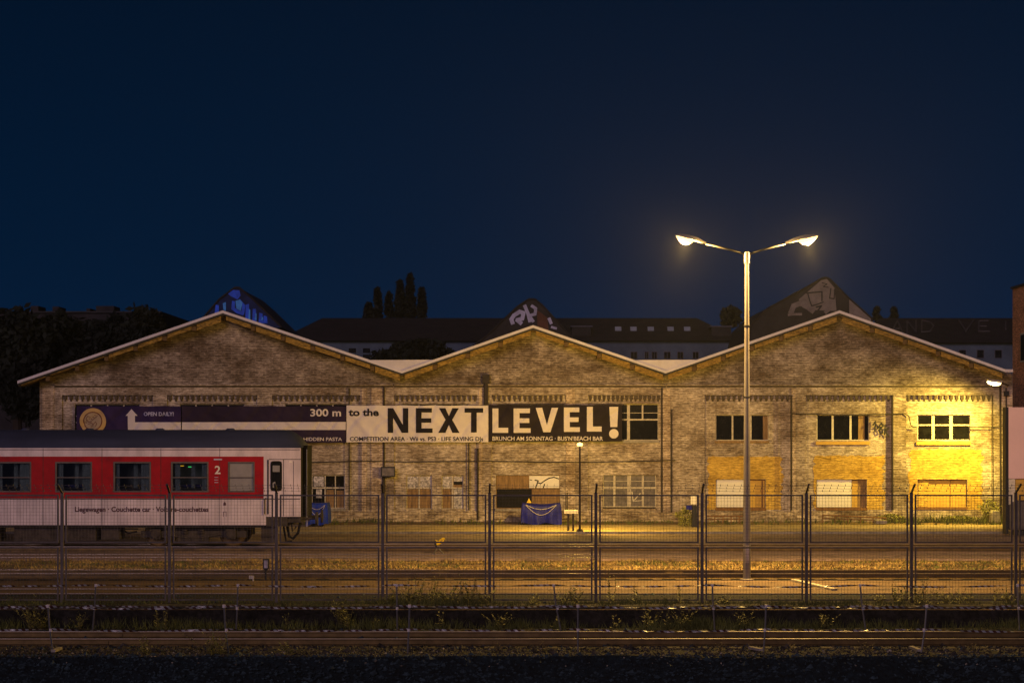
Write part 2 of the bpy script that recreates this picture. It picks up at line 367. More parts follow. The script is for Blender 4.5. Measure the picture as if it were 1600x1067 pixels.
for k in range(len(full)-1):
    for i in range(nx-1):
        FS.append((k*nx+i, k*nx+i+1, (k+1)*nx+i+1, (k+1)*nx+i)); MS.append(full[k][2])
gm.v = V; gm.f = FS; gm.m = MS
# material slots: 0 bank, 1 soil, 2 dirt, 3 bank ; slope faces
for i_, f in enumerate(gm.f):
    yy = sum(gm.v[q][1] for q in f)/4
    gm.m[i_] = 0 if yy < 37.3 else (3 if yy < 42.6 else (1 if yy < 43.4 else 2))
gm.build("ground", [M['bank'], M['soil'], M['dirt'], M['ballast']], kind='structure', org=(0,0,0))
strip("gravel_bed", 44.35, 46.95, .012, M['ballast'], wob=.05)
strip("paved_road", 46.95, 51.2, .03, M['paving'])
strip("gravel_bed", 51.45, 53.5, .012, M['ballast'], wob=.1)
strip("asphalt_road", 60.0, 75.4, .02, M['asphalt'], wob=.12)
strip("sandy_path", 75.6, 82.2, .05, M['sand'], wob=.05)
strip("concrete_kerb", 43.36, 44.2, .03, M['kerb_d'], wob=.05, thick=.06)
strip("concrete_kerb", 75.4, 75.62, .10, M['kerb'])
strip("earth_verge", 82.3, 85.4, .03, M['dirt'], wob=.12)
# ---------------------------------------------------------------- tracks
def track(yc, z, label, x0=-70, x1=70, flush=False, sleepers=True, group="railway tracks across the yard", nr=2):
    t = thing("railway_track", (0, yc, z), label, "railway track", group)
    for s_ in (-1, 1)[:nr]:
        y = yc+s_*.717; mb = MB()
        h = .035 if flush else .15
        if flush:
            mb.box(x0, x1, y-.035, y+.035, z-.1, z+h-.006); mb.box(x0, x1, y-.034, y+.034, z+h-.006, z+h, 1)
        else:
            pr = [(-.07,0),(.07,0),(.07,.018),(.012,.035),(.012,.108),(.035,.118),(.035,.144),(-.035,.144),(-.035,.118),(-.012,.108),(-.012,.035),(-.07,.018)]
            n = len(pr); seg = 12; vs = []; fs = []
            for xx in (x0, x1): vs += [(xx, y+a, z+b) for a,b in pr]
            fs += [(i, (i+1)%n, (i+1)%n+n, i+n) for i in range(n)]+[tuple(range(n)), tuple(range(2*n-1,n-1,-1))]
            mb.add(vs, fs); mb.box(x0, x1, y-.033, y+.033, z+.144, z+.150, 1)
        if not flush:
            for k in range(int((x1-x0)/6.5)):
                xj = x0+3+k*6.5; mb.box(xj-.25, xj+.25, y-.036, y-.014, z+.04, z+.10)
        r = mb.build("rail", [M['rail'], M['railtop']], t)
    if sleepers:
        sl = MB(); k = x0
        while k < x1: sl.box(k, k+.24, yc-1.25+random.uniform(-.03,.03), yc+1.25, z-.1, z+.012); k += .62
        so_ = sl.build("sleeper", M['sleeper'], t); so_["kind"] = "stuff"
    return t
track(39.98, ZF+.005, "raised rails nearest the viewer between the two rows of barrier tape")
track(47.72, .002, "rails set flush in the tan paved road behind the fence", flush=True, sleepers=False)
track(52.62, .02, "raised rails between the tan road and the dry grass, behind the tall street lamp")
track(64.93, .025, "rails on which the red and cream coach stands", sleepers=False)
track(61.6, .0, "flush rails in the asphalt just in front of the coach", flush=True, sleepers=False)
# ---------------------------------------------------------------- warehouse
D = 85.5; DR = D+.12
wh = thing("warehouse", (0, D, 0), "long brick warehouse with three white edged gables behind the banners", "warehouse")
zb = -.05; zs_ = Z(603, D)
bays = [(97,239),(261,402),(425,563),(616,746),(768,897),(919,1032),(1101,1235),(1259,1393),(1416,1550)]
uwin = [(117,219),(281,382),(445,545),(629,732),(776,882),(928,1029),(1118,1201),(1276,1358),(1433,1516)]
lwin = [None,None,(472,539),(633,732),(775,875),(942,1025),(1119,1196),(1276,1354),(1434,1511)]
mb = MB()
XL, XR = X(62, D), X(1582, D)
holes = [(X(a,D), X(b,D), Z(798,D), Z(617,D)) for a,b in bays]
wall_grid(mb, XL, XR, zb, zs_, D, holes, depth=.12)
for i, (a, b) in enumerate(bays):
    u = uwin[i]; hs = [(X(u[0],DR), X(u[1],DR), Z(688,DR), Z(631 if i < 6 else 648,DR))]
    if lwin[i]:
        l = lwin[i]
        if i == 3: hs += [(X(635,DR), X(675,DR), Z(795,DR), Z(742,DR)), (X(690,DR), X(724,DR), Z(795,DR), Z(742,DR))]
        else: hs.append((X(l[0],DR), X(l[1],DR), Z(794,DR), Z(742 if i < 6 else 749,DR)))
    wall_grid(mb, X(a,D)-.0, X(b,D)+.0, Z(798,D), Z(617,D), DR, hs, depth=.22, rm=0, mfn=lambda x,z: 1)
peaks = [(27,597),(348,489),(628,583),(833,512),(1040,583),(1312,489),(1583,581)]
def roofz(x):
    pp = [(X(a,D), Z(b,D)) for a,b in peaks]
    for (xa,za),(xb,zb_) in zip(pp, pp[1:]):
        if xa <= x <= xb: return za+(zb_-za)*(x-xa)/(xb-xa)
    return pp[-1][1]
gp = [(XL, zs_)]+[(XR, zs_)]
top = [(XR, roofz(XR)-.12)]+[(X(a,D), Z(b,D)-.12) for a,b in peaks[1:-1]][::-1]+[(XL, roofz(XL)-.12)]
# gable fields split at the valleys
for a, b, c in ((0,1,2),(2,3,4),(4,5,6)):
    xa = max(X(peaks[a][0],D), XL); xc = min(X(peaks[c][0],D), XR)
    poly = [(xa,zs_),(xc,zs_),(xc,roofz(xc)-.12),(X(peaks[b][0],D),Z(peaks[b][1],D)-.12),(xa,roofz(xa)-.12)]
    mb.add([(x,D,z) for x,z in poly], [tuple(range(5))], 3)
# side and back walls
mb.add([(XL,D,zb),(XL,D+44,zb),(XL,D+44,roofz(XL)),(XL,D,roofz(XL)-.12)], [(0,1,2,3)])
mb.add([(XR,D,zb),(XR,D+44,zb),(XR,D+44,roofz(XR)),(XR,D,roofz(XR)-.12)], [(0,1,2,3)])
mb.add([(XL,D+44,zb),(XR,D+44,zb),(XR,D+44,6),(XL,D+44,6)], [(0,1,2,3)])
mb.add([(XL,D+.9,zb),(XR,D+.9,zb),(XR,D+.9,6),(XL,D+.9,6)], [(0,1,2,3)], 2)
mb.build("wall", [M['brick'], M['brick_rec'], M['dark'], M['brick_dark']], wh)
# string course, plinth
mb = MB()
for k, (a, b) in enumerate(((85,614),(616,1040),(1042,1565))):
    mb = MB(); mb.pbox(a, b, 600.2, 602.2, D-.13, .15, 1); mb.pbox(a, b, 602.2, 605.2, D-.03, .05, 0)  # lower band is dark to paint the shade below the ledge
    mb.build("string_course", [M['dentil'], M['brick']], wh)
mb = MB(); mb.box(XL-.04, XR+.04, D-.06, D+.02, zb, Z(799,D)); mb.build("plinth", M['brick_plinth'], wh)
for a, b in bays:
    n = 16; mb = MB()
    for k in range(n):
        xx = X(a,D)+(X(b,D)-X(a,D))*(k+.5)/n
        mb.box(xx-.062, xx+.062, D+.005, D+.118, Z(624,D), Z(616.5,D)); mb.box(xx-.04, xx+.04, D+.08, D+.118, Z(627,D), Z(624,D))
    mb.box(X(a,D)+.002, X(b,D)-.002, D+.004, D+.118, Z(617.6,D), Z(616.8,D))  # dark strip painted in as the shadow line at the bay top
    mb.build("dentil_frieze", M['dentil'], wh)
mb = MB()
for i, u in enumerate(uwin[:6]):
    mb = MB(); mb.pbox(u[0]-4, u[1]+4, 627.5, 631, DR-.05, .05); mb.build("window_lintel", M['brick'], wh)
# pilaster strips either side of the valleys and the corner
mb = MB()
for a, b in ((565,572),(580,598),(748,753),(884,898),(1033,1047),(1237,1243),(1565,1582),(66,84)):
    mb = MB(); mb.pbox(a, b, 606.5, 799, D-.045, .05); mb.build("pilaster", M['brick_pier'], wh)
# painted ochre brick fields (ragged edges)
def ragged(px0, px1, py0, py1, amp, step=4):
    pts = []
    def j(): return random.uniform(-amp, amp)
    x = px0
    while x < px1: pts.append((x, py0+j()*.5)); x += step
    y = py0
    while y < py1: pts.append((px1+j()*1.6, y)); y += step
    x = px1
    while x > px0: pts.append((x, py1+j()*.25)); x -= step
    y = py1
    while y > py0: pts.append((px0+j()*1.2, y)); y -= step
    return pts
for (x0,x1,y0,y1), l in (((1106,1222,713,796),lwin[6]), ((1272,1381,712,796),lwin[7]), ((1421,1535,702,796),lwin[8])):
    mb = MB(); a, b = l
    d = DR-.012
    # four ragged pieces around the opening
    wt = 748.5
    mb.pprism([p for p in ragged(x0,x1,y0,wt,2.5)], d, .011)
    mb.pprism([(x0+random.uniform(-2,2)*(0 if k in (0,) else 1), wt+.05+k*(y1-wt)/12) for k in range(13)]+[(a-.6,y1),(a-.6,wt+.05)], d+.0005, .0105)
    mb.pprism([(b+.6,wt+.05),(b+.6,y1)]+[(x1+random.uniform(-4,3), y1-k*(y1-wt)/12) for k in range(13)], d+.0005, .0105)
    mb.build("ochre_paint_field", M['brick_yellow'], wh)
# windows
def window(px0, px1, py0, py1, d, cols=(), bars=(), fm='frame', panes=('pane_dark',), fw=1.3, mullw=2.2, panels=(), sill=None, sillm='sill', label=None, depth=.07):
    w0 = MB()
    w0.pbox(px0, px0+fw, py0, py1, d, depth); w0.pbox(px1-fw, px1, py0, py1, d, depth)
    w0.pbox(px0+fw, px1-fw, py0, py0+fw, d, depth); w0.pbox(px0+fw, px1-fw, py1-fw, py1, d, depth)
    for c in cols:
        c, y0, y1, ww = (list(c)+[py0+fw, py1-fw, mullw][len(c)-1:] if isinstance(c, tuple) else [c, py0+fw, py1-fw, mullw])[:4]
        w0.pbox(c-ww/2, c+ww/2, y0, y1, d-.004, depth)
    for bb in bars:
        yb, ww, xa, xb = (list(bb)+[px0+fw, px1-fw])[:4] if isinstance(bb, tuple) else (bb, 1.2, px0+fw, px1-fw)
        w0.pbox(xa, xb, yb-ww/2, yb+ww/2, d-.008, depth)
    if px1-px0 > 3: pass
    w = w0.build("window", M[fm], wh, label=label)
    p = MB(); p.pbox(px0+fw*.6, px1-fw*.6, py0+fw*.6, py1-fw*.6, d+.03, .012); p.build("pane", M[panes[0]], w)
    for (a, b, c, e_, mm, off) in panels:
        q = MB(); q.pbox(a, b, c, e_, d+off, .012); q.build("board", M[mm], w)
    if sill:
        q = MB(); q.pbox(px0-1, px1+1, sill[0], sill[1], DR-.09, .10); q.build("sill", M[sillm], w)
    return w
WD = DR+.12
for i, u in enumerate(uwin[:5]):
    a, b = u; window(a, b, 631, 688, WD, cols=[a+(b-a)*k/4 for k in (1,2,3)], bars=((650,1.5),(660,2)), sill=(688,691.5), sillm='kerb')
window(928, 1029, 631, 688, WD, cols=[(953,632,655,2.2),(982,632,687,4.5),(1004,632,655,2.4)], bars=((645,.8),(655.5,2.4)), fm='frame', sill=(688,692), sillm='kerb')
window(1118, 1201, 648, 688, WD, cols=[(1144.5,649,687,2.6),(1173,649,687,2.6)], fm='frame', fw=1.2, sill=(688.5,692), sillm='wood', panels=[(1192,1200,650,687,'wood',.02)])
window(1276, 1358, 648, 688, WD, cols=[(1301,649,687,3.2),(1329,649,687,3.2)], fm='frame_w', fw=1.2, sill=(689.5,694.5), sillm='wood_y', panels=[(1341,1351,650,687,'wood',.024)])
window(1433, 1516, 648, 688, WD, cols=[(1458,648.5,687.5,4.4),(1486,648.5,687.5,5)], bars=((664,2.0),), fm='frame_w', fw=1.4, sill=(690,695), sillm='wood_y')
# lower windows
window(472, 539, 742, 794, WD, cols=[(487,743,793,2.5),(508,743,793,2),(524,743,793,1.6)], bars=((762,2.2),), fm='frame', panes=('pane_dark',), sill=(795,798), sillm='kerb',
       panels=[(490,506,744,760,'curtain',.018),(494,503,764,778,'curtain',.018),(510,522,765,793,'wood',.02),(526,537,766,793,'wood',.02)])
window(635, 675, 742, 795, WD, cols=[(655,743,794,2)], bars=((762.5,2.4),), fm='frame', panes=('wood',), sill=(796,799), sillm='brick_plinth',
       panels=[(636.5,653.5,744,761,'curtain',.018),(656.5,673.5,744,761,'curtain',.018)])
window(690, 724, 742, 795, WD, cols=[(707,743,794,2.6)], bars=((762.5,2.6),), fm='frame', panes=('wood',), sill=(796,799), sillm='brick_plinth',
       panels=[(691.5,705.5,744,761,'curtain',.018),(709,722.5,744,752,'curtain',.018),(709,722.5,752.1,757,'dark',.018),(709,722.5,764,794,'curtain',.018)])
w5 = window(775, 875, 742, 794, WD, cols=[(832,764,793,2)], bars=((763,1.2),), fm='wood', panes=('wood',), sill=(795,798), sillm='kerb',
       panels=[(776,826,743.2,762,'wood',.0),(827,873.8,743.2,762,'white_board',-.005),(776,831,764,793,'dark',.0)])
g = MB(); yy = WD-.006
def pxs(pts, d): return [(X(a,d), Z(b,d)) for a,b in pts]
g.stroke(pxs([(828,749.5),(831,750)],D), .035, yy); g.stroke(pxs([(836,750),(841,751),(839,757),(837,762)],D), .055, yy)
g.stroke(pxs([(840,754),(845,755.5),(851,751),(858,747),(866,745.5),(873,748)],D), .05, yy); g.stroke(pxs([(851,756.5),(849,762)],D), .05, yy)
g.build("graffiti", M['paint_black'], wh)
window(942, 1025, 741, 792, WD, cols=[(960,742,791,3.4),(983,742,791,6),(1004.5,742,791,3.2)], bars=((751.5,.8),(762,3)), fm='frame', panes=('pane_dusty',), sill=(794,798), sillm='brick_plinth')
g = MB(); g.stroke(pxs([(988,768),(990,783),(1001,771)],D), .04, WD+.022); g.stroke(pxs([(990,783),(1003,782)],D), .03, WD+.022); g.build("graffiti", M['frame_w'], wh)
window(1119, 1196, 749, 794, WD, fm='sill', panes=('wood_y',), fw=1.5, sill=(793,797.5), panels=[(1119.5,1166,749.5,792,'white_board',-.04),(1172,1189,751,792,'wood_y',.01)], cols=[(1191,750,793,2)])
window(1276, 1354, 749, 794, WD, fm='sill', panes=('wood',), fw=1.5, sill=(793,797), panels=[(1276.5,1330.5,749.5,792,'white_board',-.04),(1331,1340,751,792,'wood_y',.008)])
window(1434, 1511, 749, 794, WD, fm='sill', panes=('wood_y',), fw=1.5, sill=(792,796), panels=[(1435,1451,750,791,'brick_yellow',-.02)], cols=[(1485,751,791,.5)])
# roof, fascia, barge boards, brackets
Y0 = D-1.15
def seg_poly(a, b, t0, t1):
    return [(a[0],a[1]-t0),(b[0],b[1]-t0),(b[0],b[1]-t1),(a[0],a[1]-t1)]
RP = [(X(a,Y0), Z(b-4,Y0)) for a,b in peaks]
RP[0] = (X(27,Y0), Z(595,Y0)); RP[-1] = (X(1571,Y0), Z(577,Y0))
for k in range(6):
    a, b = RP[k], RP[k+1]
    r = MB(); r.prism(seg_poly(a,b,.02,.2), Y0+.07, D+44); 
    ro = r.build("roof", M['roof'], wh)
    f = MB(); f.prism(seg_poly(a,b,0,.12), Y0, Y0+.065); f.build("fascia", M['fascia'], wh)
    nseg = max(1, int((b[0]-a[0])/1.22)); bb = MB(); brk = MB()
    up = b[1] > a[1]
    for j in range(nseg):
        t0 = j/nseg; t1 = (j+1)/nseg
        pa = (a[0]+(b[0]-a[0])*t0+.12, a[1]+(b[1]-a[1])*t0+.12*(b[1]-a[1])/(b[0]-a[0])); pb = (a[0]+(b[0]-a[0])*t1-.10, a[1]+(b[1]-a[1])*t1-.10*(b[1]-a[1])/(b[0]-a[0]))
        h_ = .46+random.uniform(-.05,.06)
        if k == 0 and j < 3: h_ = .3
        bb = MB(); bb.prism(seg_poly(pa,pb,.14,h_-.05), Y0+.16, Y0+.22); bb.build("barge_board", M['barge'], wh)
        if j: brk = MB(); brk.box(a[0]+(b[0]-a[0])*t0-.09, a[0]+(b[0]-a[0])*t0+.09, Y0+.19, D, a[1]+(b[1]-a[1])*t0-.44, a[1]+(b[1]-a[1])*t0-.24); brk.build("purlin_end", M['bracket'], wh)
    s_ = MB(); s_.prism(seg_poly(a,b,.205,.23), Y0+.23, D-.01); s_.build("soffit", M['soffit'], wh)
f = MB(); f.box(RP[-1][0]+.003, X(1583,Y0), Y0, Y0+.5, RP[-1][1]-.12, RP[-1][1]+.0); f.build("fascia", M['fascia'], wh)
for vx, l_, r_ in ((628,578,681),(1040,993,1088)):
    f = MB(); f.pprism([(l_,562.5),(r_,562),(vx,583)], Y0+.07, .05); f.build("valley_flashing", M['fascia'], wh)
# downpipes, conduits, and dark bay-edge pipes added for recess shade
def pipe(pts, r, name="downpipe", m='iron', d=D-.09):
    p = MB(); p.tube([(X(a,d), d, Z(b,d)) for a,b in pts], r); return p.build(name, M[m], wh)
pipe([(600,604),(600,745)], .035); pipe([(599.5,745),(599.5,814)], .07)
pipe([(759,632),(759,596)], .10); q = MB(); q.pbox(753.5,765,585,599,D-.2,.18); q.pbox(755.5,763,601,632,D-.16,.14); q.build("rain_hopper", M['iron'], wh)
pipe([(545.5,606),(545.5,797)], .03); pipe([(732.5,692),(732.5,797)], .03); pipe([(1034,606),(1034,800)], .035); pipe([(1049,640),(1049,800)], .03)  # dark lines added along bay and pilaster edges for recess darkness
pipe([(1563,603),(1564,812)], .045); pipe([(1572,606),(1573,760)], .03); pipe([(1551,617),(1552,800)], .022); pipe([(1236.5,617),(1236.5,797)], .035); pipe([(1394.5,617),(1394.5,797)], .04, d=D-.03); pipe([(746.5,700),(746.5,812)], .045)  # the ones at bay edges are added dark lines for the recesses
pipe([(482,722),(560,720),(640,721),(760,720),(900,722),(1055,719)], .02, "conduit", 'cable')
pipe([(1236,646),(1320,648),(1385,647),(1414,646),(1420,650),(1423,664),(1427,667),(1434,668)], .022, "conduit", 'cable')
pipe([(1516,667),(1550,667),(1572,665)], .018, "conduit", 'cable')
q = MB(); q.pbox(1570,1577,611,618,D-.3,.2); q.build("speaker_box", M['black'], wh)
# black tag on the brick
g = MB(); yy = D-.004
g.stroke(pxs([(1364,664),(1368,658),(1367,673)],D), .062, yy)
g.stroke(pxs([(1374,665),(1377,661),(1380,665),(1373,672),(1375,677),(1379,676),(1378,671),(1373,666)],D), .062, yy)
g.stroke(pxs([(1383,664),(1382,679)],D), .062, yy); g.stroke(pxs([(1388,668),(1383,673),(1388,681)],D), .07, yy); g.stroke(pxs([(1370,668),(1372,667)],D), .062, yy)
g.build("graffiti", M['paint_black'], wh)
g = MB(); g.stroke(pxs([(474,701),(480,696),(485,698)],D), .05, DR-.004); g.stroke(pxs([(482,707),(483,699),(488,698)],D), .04, DR-.004)
for k in range(6): g.stroke(pxs([(508+k*4,700+(k%2)*3),(510+k*4,694),(512+k*4,701)],D), .022, DR-.004)
g.build("graffiti", M['g_grey'], wh)
# ---------------------------------------------------------------- roof lanterns with graffiti
def lantern(outline, d, label, mats):
    lt = thing("roof_lantern", (X(outline[0][0],d), d, 7.0), label, "roof lantern", "graffiti covered lanterns on the warehouse roofs")
    b = MB(); b.pprism(outline, d, 9); b.build("lantern_wall", M[mats[0]], lt)
    e_ = MB()
    top = outline[:-1] if len(outline) < 6 else outline
    for a, c in zip(outline[:-1], outline[1:]):
        pa, pc = P(*a, d), P(*c, d); e_.tube([(pa[0], d-.05, pa[2]+.02), (pc[0], d-.05, pc[2]+.02)], .045, 6)
    e_.build("edge_trim", M['farroof'], lt)
    return lt
LD = 97.0
lt = lantern([(303,514),(343,468),(367,450),(374,450),(395,468),(440,512)], LD, "blue sprayed lantern behind the left gable peak", ['slate_blue'])
g = MB()
g.pprism([(356,459),(364,453),(374,454),(376,462),(371,468),(361,463)], LD-.03, .02)
g.pprism([(334,500),(337,476),(342,477),(342,500)], LD-.03, .02)
for x_ in (386,397,407,414): g.pprism([(x_-3,505),(x_-2,476+(x_-386)*.6),(x_+3,475+(x_-386)*.7),(x_+4,505)], LD-.03, .02)
g.stroke(pxs([(365,472),(364,482),(371,487),(379,490),(381,478),(374,470)],LD), .16, LD-.01)
g.build("graffiti", M['g_blue'], lt)
g = MB(); g.pprism([(368,470),(375,468),(379,473),(376,486),(369,482)], LD-.045, .012); g.pprism([(349,484),(348,474),(353,472),(353,486)], LD-.045, .012)
for x_ in (389,399,409): g.pprism([(x_-1,500),(x_,483+(x_-389)*.6),(x_+2,484+(x_-389)*.6),(x_+2,500)], LD-.045, .012)
g.build("graffiti", M['g_lblue'], lt)
lt = lantern([(735,545),(765,521),(808,480),(826,468),(836,468),(848,478),(868,500),(893,527),(893,545)], LD, "lantern behind the middle gable with pale blue and white graffiti", ['slate'])
g = MB(); g.stroke(pxs([(801,505),(799,499),(803,493),(812,487),(818,489),(816,498),(808,500),(814,505)],LD), .2, LD-.01)
g.stroke(pxs([(820,478),(825,490),(828,502)],LD), .17, LD-.015); g.stroke(pxs([(831,478),(837,482),(836,491),(827,493),(833,502)],LD), .15, LD-.02)
g.stroke(pxs([(858,498),(861,505)],LD), .16, LD-.01); g.stroke(pxs([(862,511),(869,513)],LD), .12, LD-.01)
g.build("graffiti", M['g_white'], lt)
g = MB(); g.pprism([(839,484),(855,496),(858,520),(840,520)], LD-.008, .006); g.build("brown_panel", M['slate_b'], lt)
lt = lantern([(1165,545),(1175,505),(1200,482),(1245,458),(1283,436),(1290,434),(1297,437),(1310,450),(1326,466),(1362,498),(1362,545)], LD, "large lantern behind the right gable with grey bubble graffiti", ['slate'])
g = MB()
g.pprism([(1248,468),(1283,438),(1292,436),(1304,450),(1307,486),(1262,484)], LD-.02, .012)  # pale patch paints in the lit front face of the lantern
g.stroke(pxs([(1236,488),(1240,478),(1250,474),(1262,480),(1270,486)],LD), .26, LD-.02)
g.stroke(pxs([(1232,492),(1240,491),(1252,491)],LD), .12, LD-.02)
g.stroke(pxs([(1268,485),(1280,478),(1292,474),(1299,480),(1290,488)],LD), .18, LD-.024)
g.pprism([(1327,468),(1344,482),(1361,497),(1361,507),(1327,507)], LD-.02, .012)  # paler right face, its light put into the colour
g.build("graffiti", M['g_grey'], lt)
g = MB(); g.stroke(pxs([(1262,459),(1265,470),(1268,478),(1276,476),(1286,472)],LD), .06, LD-.05); g.stroke(pxs([(1260,458),(1284,456),(1284,470)],LD), .07, LD-.05)
g.stroke(pxs([(1298,451),(1296,466),(1303,467),(1304,452)],LD), .06, LD-.05); g.stroke(pxs([(1245,484),(1252,480),(1254,488)],LD), .08, LD-.06); g.stroke(pxs([(1275,480),(1283,478),(1278,485)],LD), .08, LD-.06)
g.stroke(pxs([(1284,442),(1292,444),(1286,448),(1294,449)],LD), .04, LD-.05)
g.build("graffiti", M['paint_black'], lt)
# ---------------------------------------------------------------- banners
def wob(x, z):
    return .075*noise.noise(Vector((x*.9, z*.25, 1.7)))+.05*noise.noise(Vector(((x+z*.8)*1.9, z*.4, 4)))+.014*math.sin((x-z*.9)*6)+.038*max(0, math.sin((x*.9-z*.8)*7+4*noise.noise(Vector((x*.5,z,7)))))**4-.028*max(0, math.sin((x*.8+z*1.1)*6+5*noise.noise(Vector((x*.6,z*.5,2)))))**5
BD = D-.24
def cloth(px0, px1, py0, py1, d, mname, step=.06):
    x0, x1, z0, z1 = X(px0,d), X(px1,d), Z(py1,d), Z(py0,d)
    nx_, nz_ = max(2, int((x1-x0)/step)), max(2, int((z1-z0)/step))
    mb = MB(); vs = []; fs = []
    for j in range(nz_+1):
        for i in range(nx_+1):
            x = x0+(x1-x0)*i/nx_; t = j/nz_
            sag = .025*abs(math.sin(math.pi*(x-x0)/1.3))
            z = z0+(z1-z0)*t-sag*(t**3)+sag*.6*((1-t)**3)
            vs.append((x, d+wob(x,z)-.03, z))
    for j in range(nz_):
        for i in range(nx_):
            a = j*(nx_+1)+i; fs.append((a,a+1,a+nx_+2,a+nx_+1))
    mb.add(vs, fs); mb.v = mb.v+[(x,y+.006,z) for x,y,z in vs]; nn = len(vs)
    mb.f += [tuple(i+nn for i in f[::-1]) for f in fs]; mb.m += [0]*len(fs); return mb
def drape(o, d, off, step=.08):
    """lay a flat printed mesh on the waving cloth"""
    me = o.data; bm = bmesh.new(); bm.from_mesh(me); o0 = ORG[o.name]
    xs_ = [v.co.x for v in bm.verts]; zs2 = [v.co.z for v in bm.verts]
    x = min(xs_)+step
    while x < max(xs_):
        bmesh.ops.bisect_plane(bm, geom=bm.verts[:]+bm.edges[:]+bm.faces[:], plane_co=(x,0,0), plane_no=(1,0,0)); x += step
    z = min(zs2)+step
    while z < max(zs2):
        bmesh.ops.bisect_plane(bm, geom=bm.verts[:]+bm.edges[:]+bm.faces[:], plane_co=(0,0,z), plane_no=(0,0,1)); z += step
    for v in bm.verts:
        v.co.y = d+wob(v.co.x+o0.x, v.co.z+o0.z)-.03-off-o0.y+(v.co.y+o0.y-d)
    bm.to_mesh(me); bm.free()
def text_mb(s, px0, px1, py_top, py_base, d, bold=.0, cap=.73, t=.003):
    cu = bpy.data.curves.new("tmp", 'FONT'); cu.body = s; cu.offset = bold; cu.size = 1; cu.resolution_u = 3
    to = bpy.data.objects.new("tmp", cu); COL.objects.link(to)
    dg = bpy.context.evaluated_depsgraph_get(); me = bpy.data.meshes.new_from_object(to.evaluated_get(dg))
    v = np.array([p.co[:] for p in me.vertices]); fs = [tuple(p.vertices) for p in me.polygons]
    COL.objects.unlink(to); bpy.data.objects.remove(to); bpy.data.curves.remove(cu); bpy.data.meshes.remove(me)
    x0, x1 = X(px0,d), X(px1,d); zb_, zt = Z(py_base,d), Z(py_top,d)
    sx = (x1-x0)/(v[:,0].max()-v[:,0].min()); sz = (zt-zb_)/cap
    mb = MB(); mb.add([(x0+(a-v[:,0].min())*sx, d, zb_+b*sz) for a,b,_ in v], fs); return mb
def letter(ch, px0, px1, py0, py1, d, w):       # heavy block capitals as closed outlines
    mb = MB(); s_ = w; t = .003
    def pr(pp): mb.pprism(pp, d, t)
    if ch == 'L': pr([(px0,py0),(px0+s_,py0),(px0+s_,py1-s_*.85),(px1,py1-s_*.85),(px1,py1),(px0,py1)])
    if ch == 'E':
        h = py1-py0; b = s_*.78; m0 = (py0+py1)/2-b/2
        pr([(px0,py0),(px1-1,py0),(px1-1,py0+b),(px0+s_,py0+b),(px0+s_,m0),(px1-2,m0),(px1-2,m0+b),(px0+s_,m0+b),(px0+s_,py1-b),(px1,py1-b),(px1,py1),(px0,py1)])
    if ch == 'N':
        pr([(px0,py1),(px0,py0),(px0+s_*.95,py0),(px0+s_*.95,py1)][::1])
        pr([(px1-s_*.95,py1),(px1-s_*.95,py0),(px1,py0),(px1,py1)])
        pr([(px0+s_*.95+.02,py0),(px1-s_*.95-.02,py1-12),(px1-s_*.95-.02,py1),(px1-s_*1.15,py1),(px0+s_*.95+.02,py0+15)])
    if ch == 'X':
        c = (px0+px1)/2; 
        pr([(px0+1,py0),(px0+s_*1.25,py0),(c,py0+12.5),(px1-s_*1.25,py0),(px1-1,py0),(c+5.2,(py0+py1)/2-1),(px1,py1),(px1-s_*1.25,py1),(c,py1-12.5),(px0+s_*1.25,py1),(px0,py1),(c-5.2,(py0+py1)/2-1)])
    if ch == 'T':
        c = (px0+px1)/2; b = s_*.8; pr([(px0,py0),(px1,py0),(px1,py0+b),(c+s_*.5,py0+b),(c+s_*.5,py1),(c-s_*.5,py1),(c-s_*.5,py0+b),(px0,py0+b)])
    if ch == 'V':
        c = (px0+px1)/2; pr([(px0,py0),(px0+s_*1.1,py0),(c,py1-11),(px1-s_*1.1,py0),(px1,py0),(c+s_*.6,py1),(c-s_*.6,py1)])
    if ch == '!':
        c = (px0+px1)/2; pr([(px0,py0),(px1,py0),(px1-1.6,py1),(px0+1.6,py1)])
    return mb
def ban(px0, px1, py0, py1, mname, label):
    o = cloth(px0, px1, py0, py1, BD, mname).build("banner", M[mname], label=label, cat="banner", group="advertising banners hung along the warehouse front", smooth=True); return o
def printed(b, mb, name, m, off=.026, label=None):
    o = mb.build(name, M[m], b, label=label); drape(o, BD, off); return o
b1 = ban(120, 283, 634, 692, 'bnavy', "dark navy banner with the gold round emblem and the upward arrow")
b2 = ban(284.5, 540.5, 634, 692, 'bplum', "dark banner crossed by a pale stripe, reading 300 m")
b3 = ban(541.5, 763, 633, 691, 'bwhite', "white banner reading to the NEXT in black letters")
b4 = ban(764, 972, 632, 690, 'bdark', "dark banner reading LEVEL with an exclamation mark in pale letters")
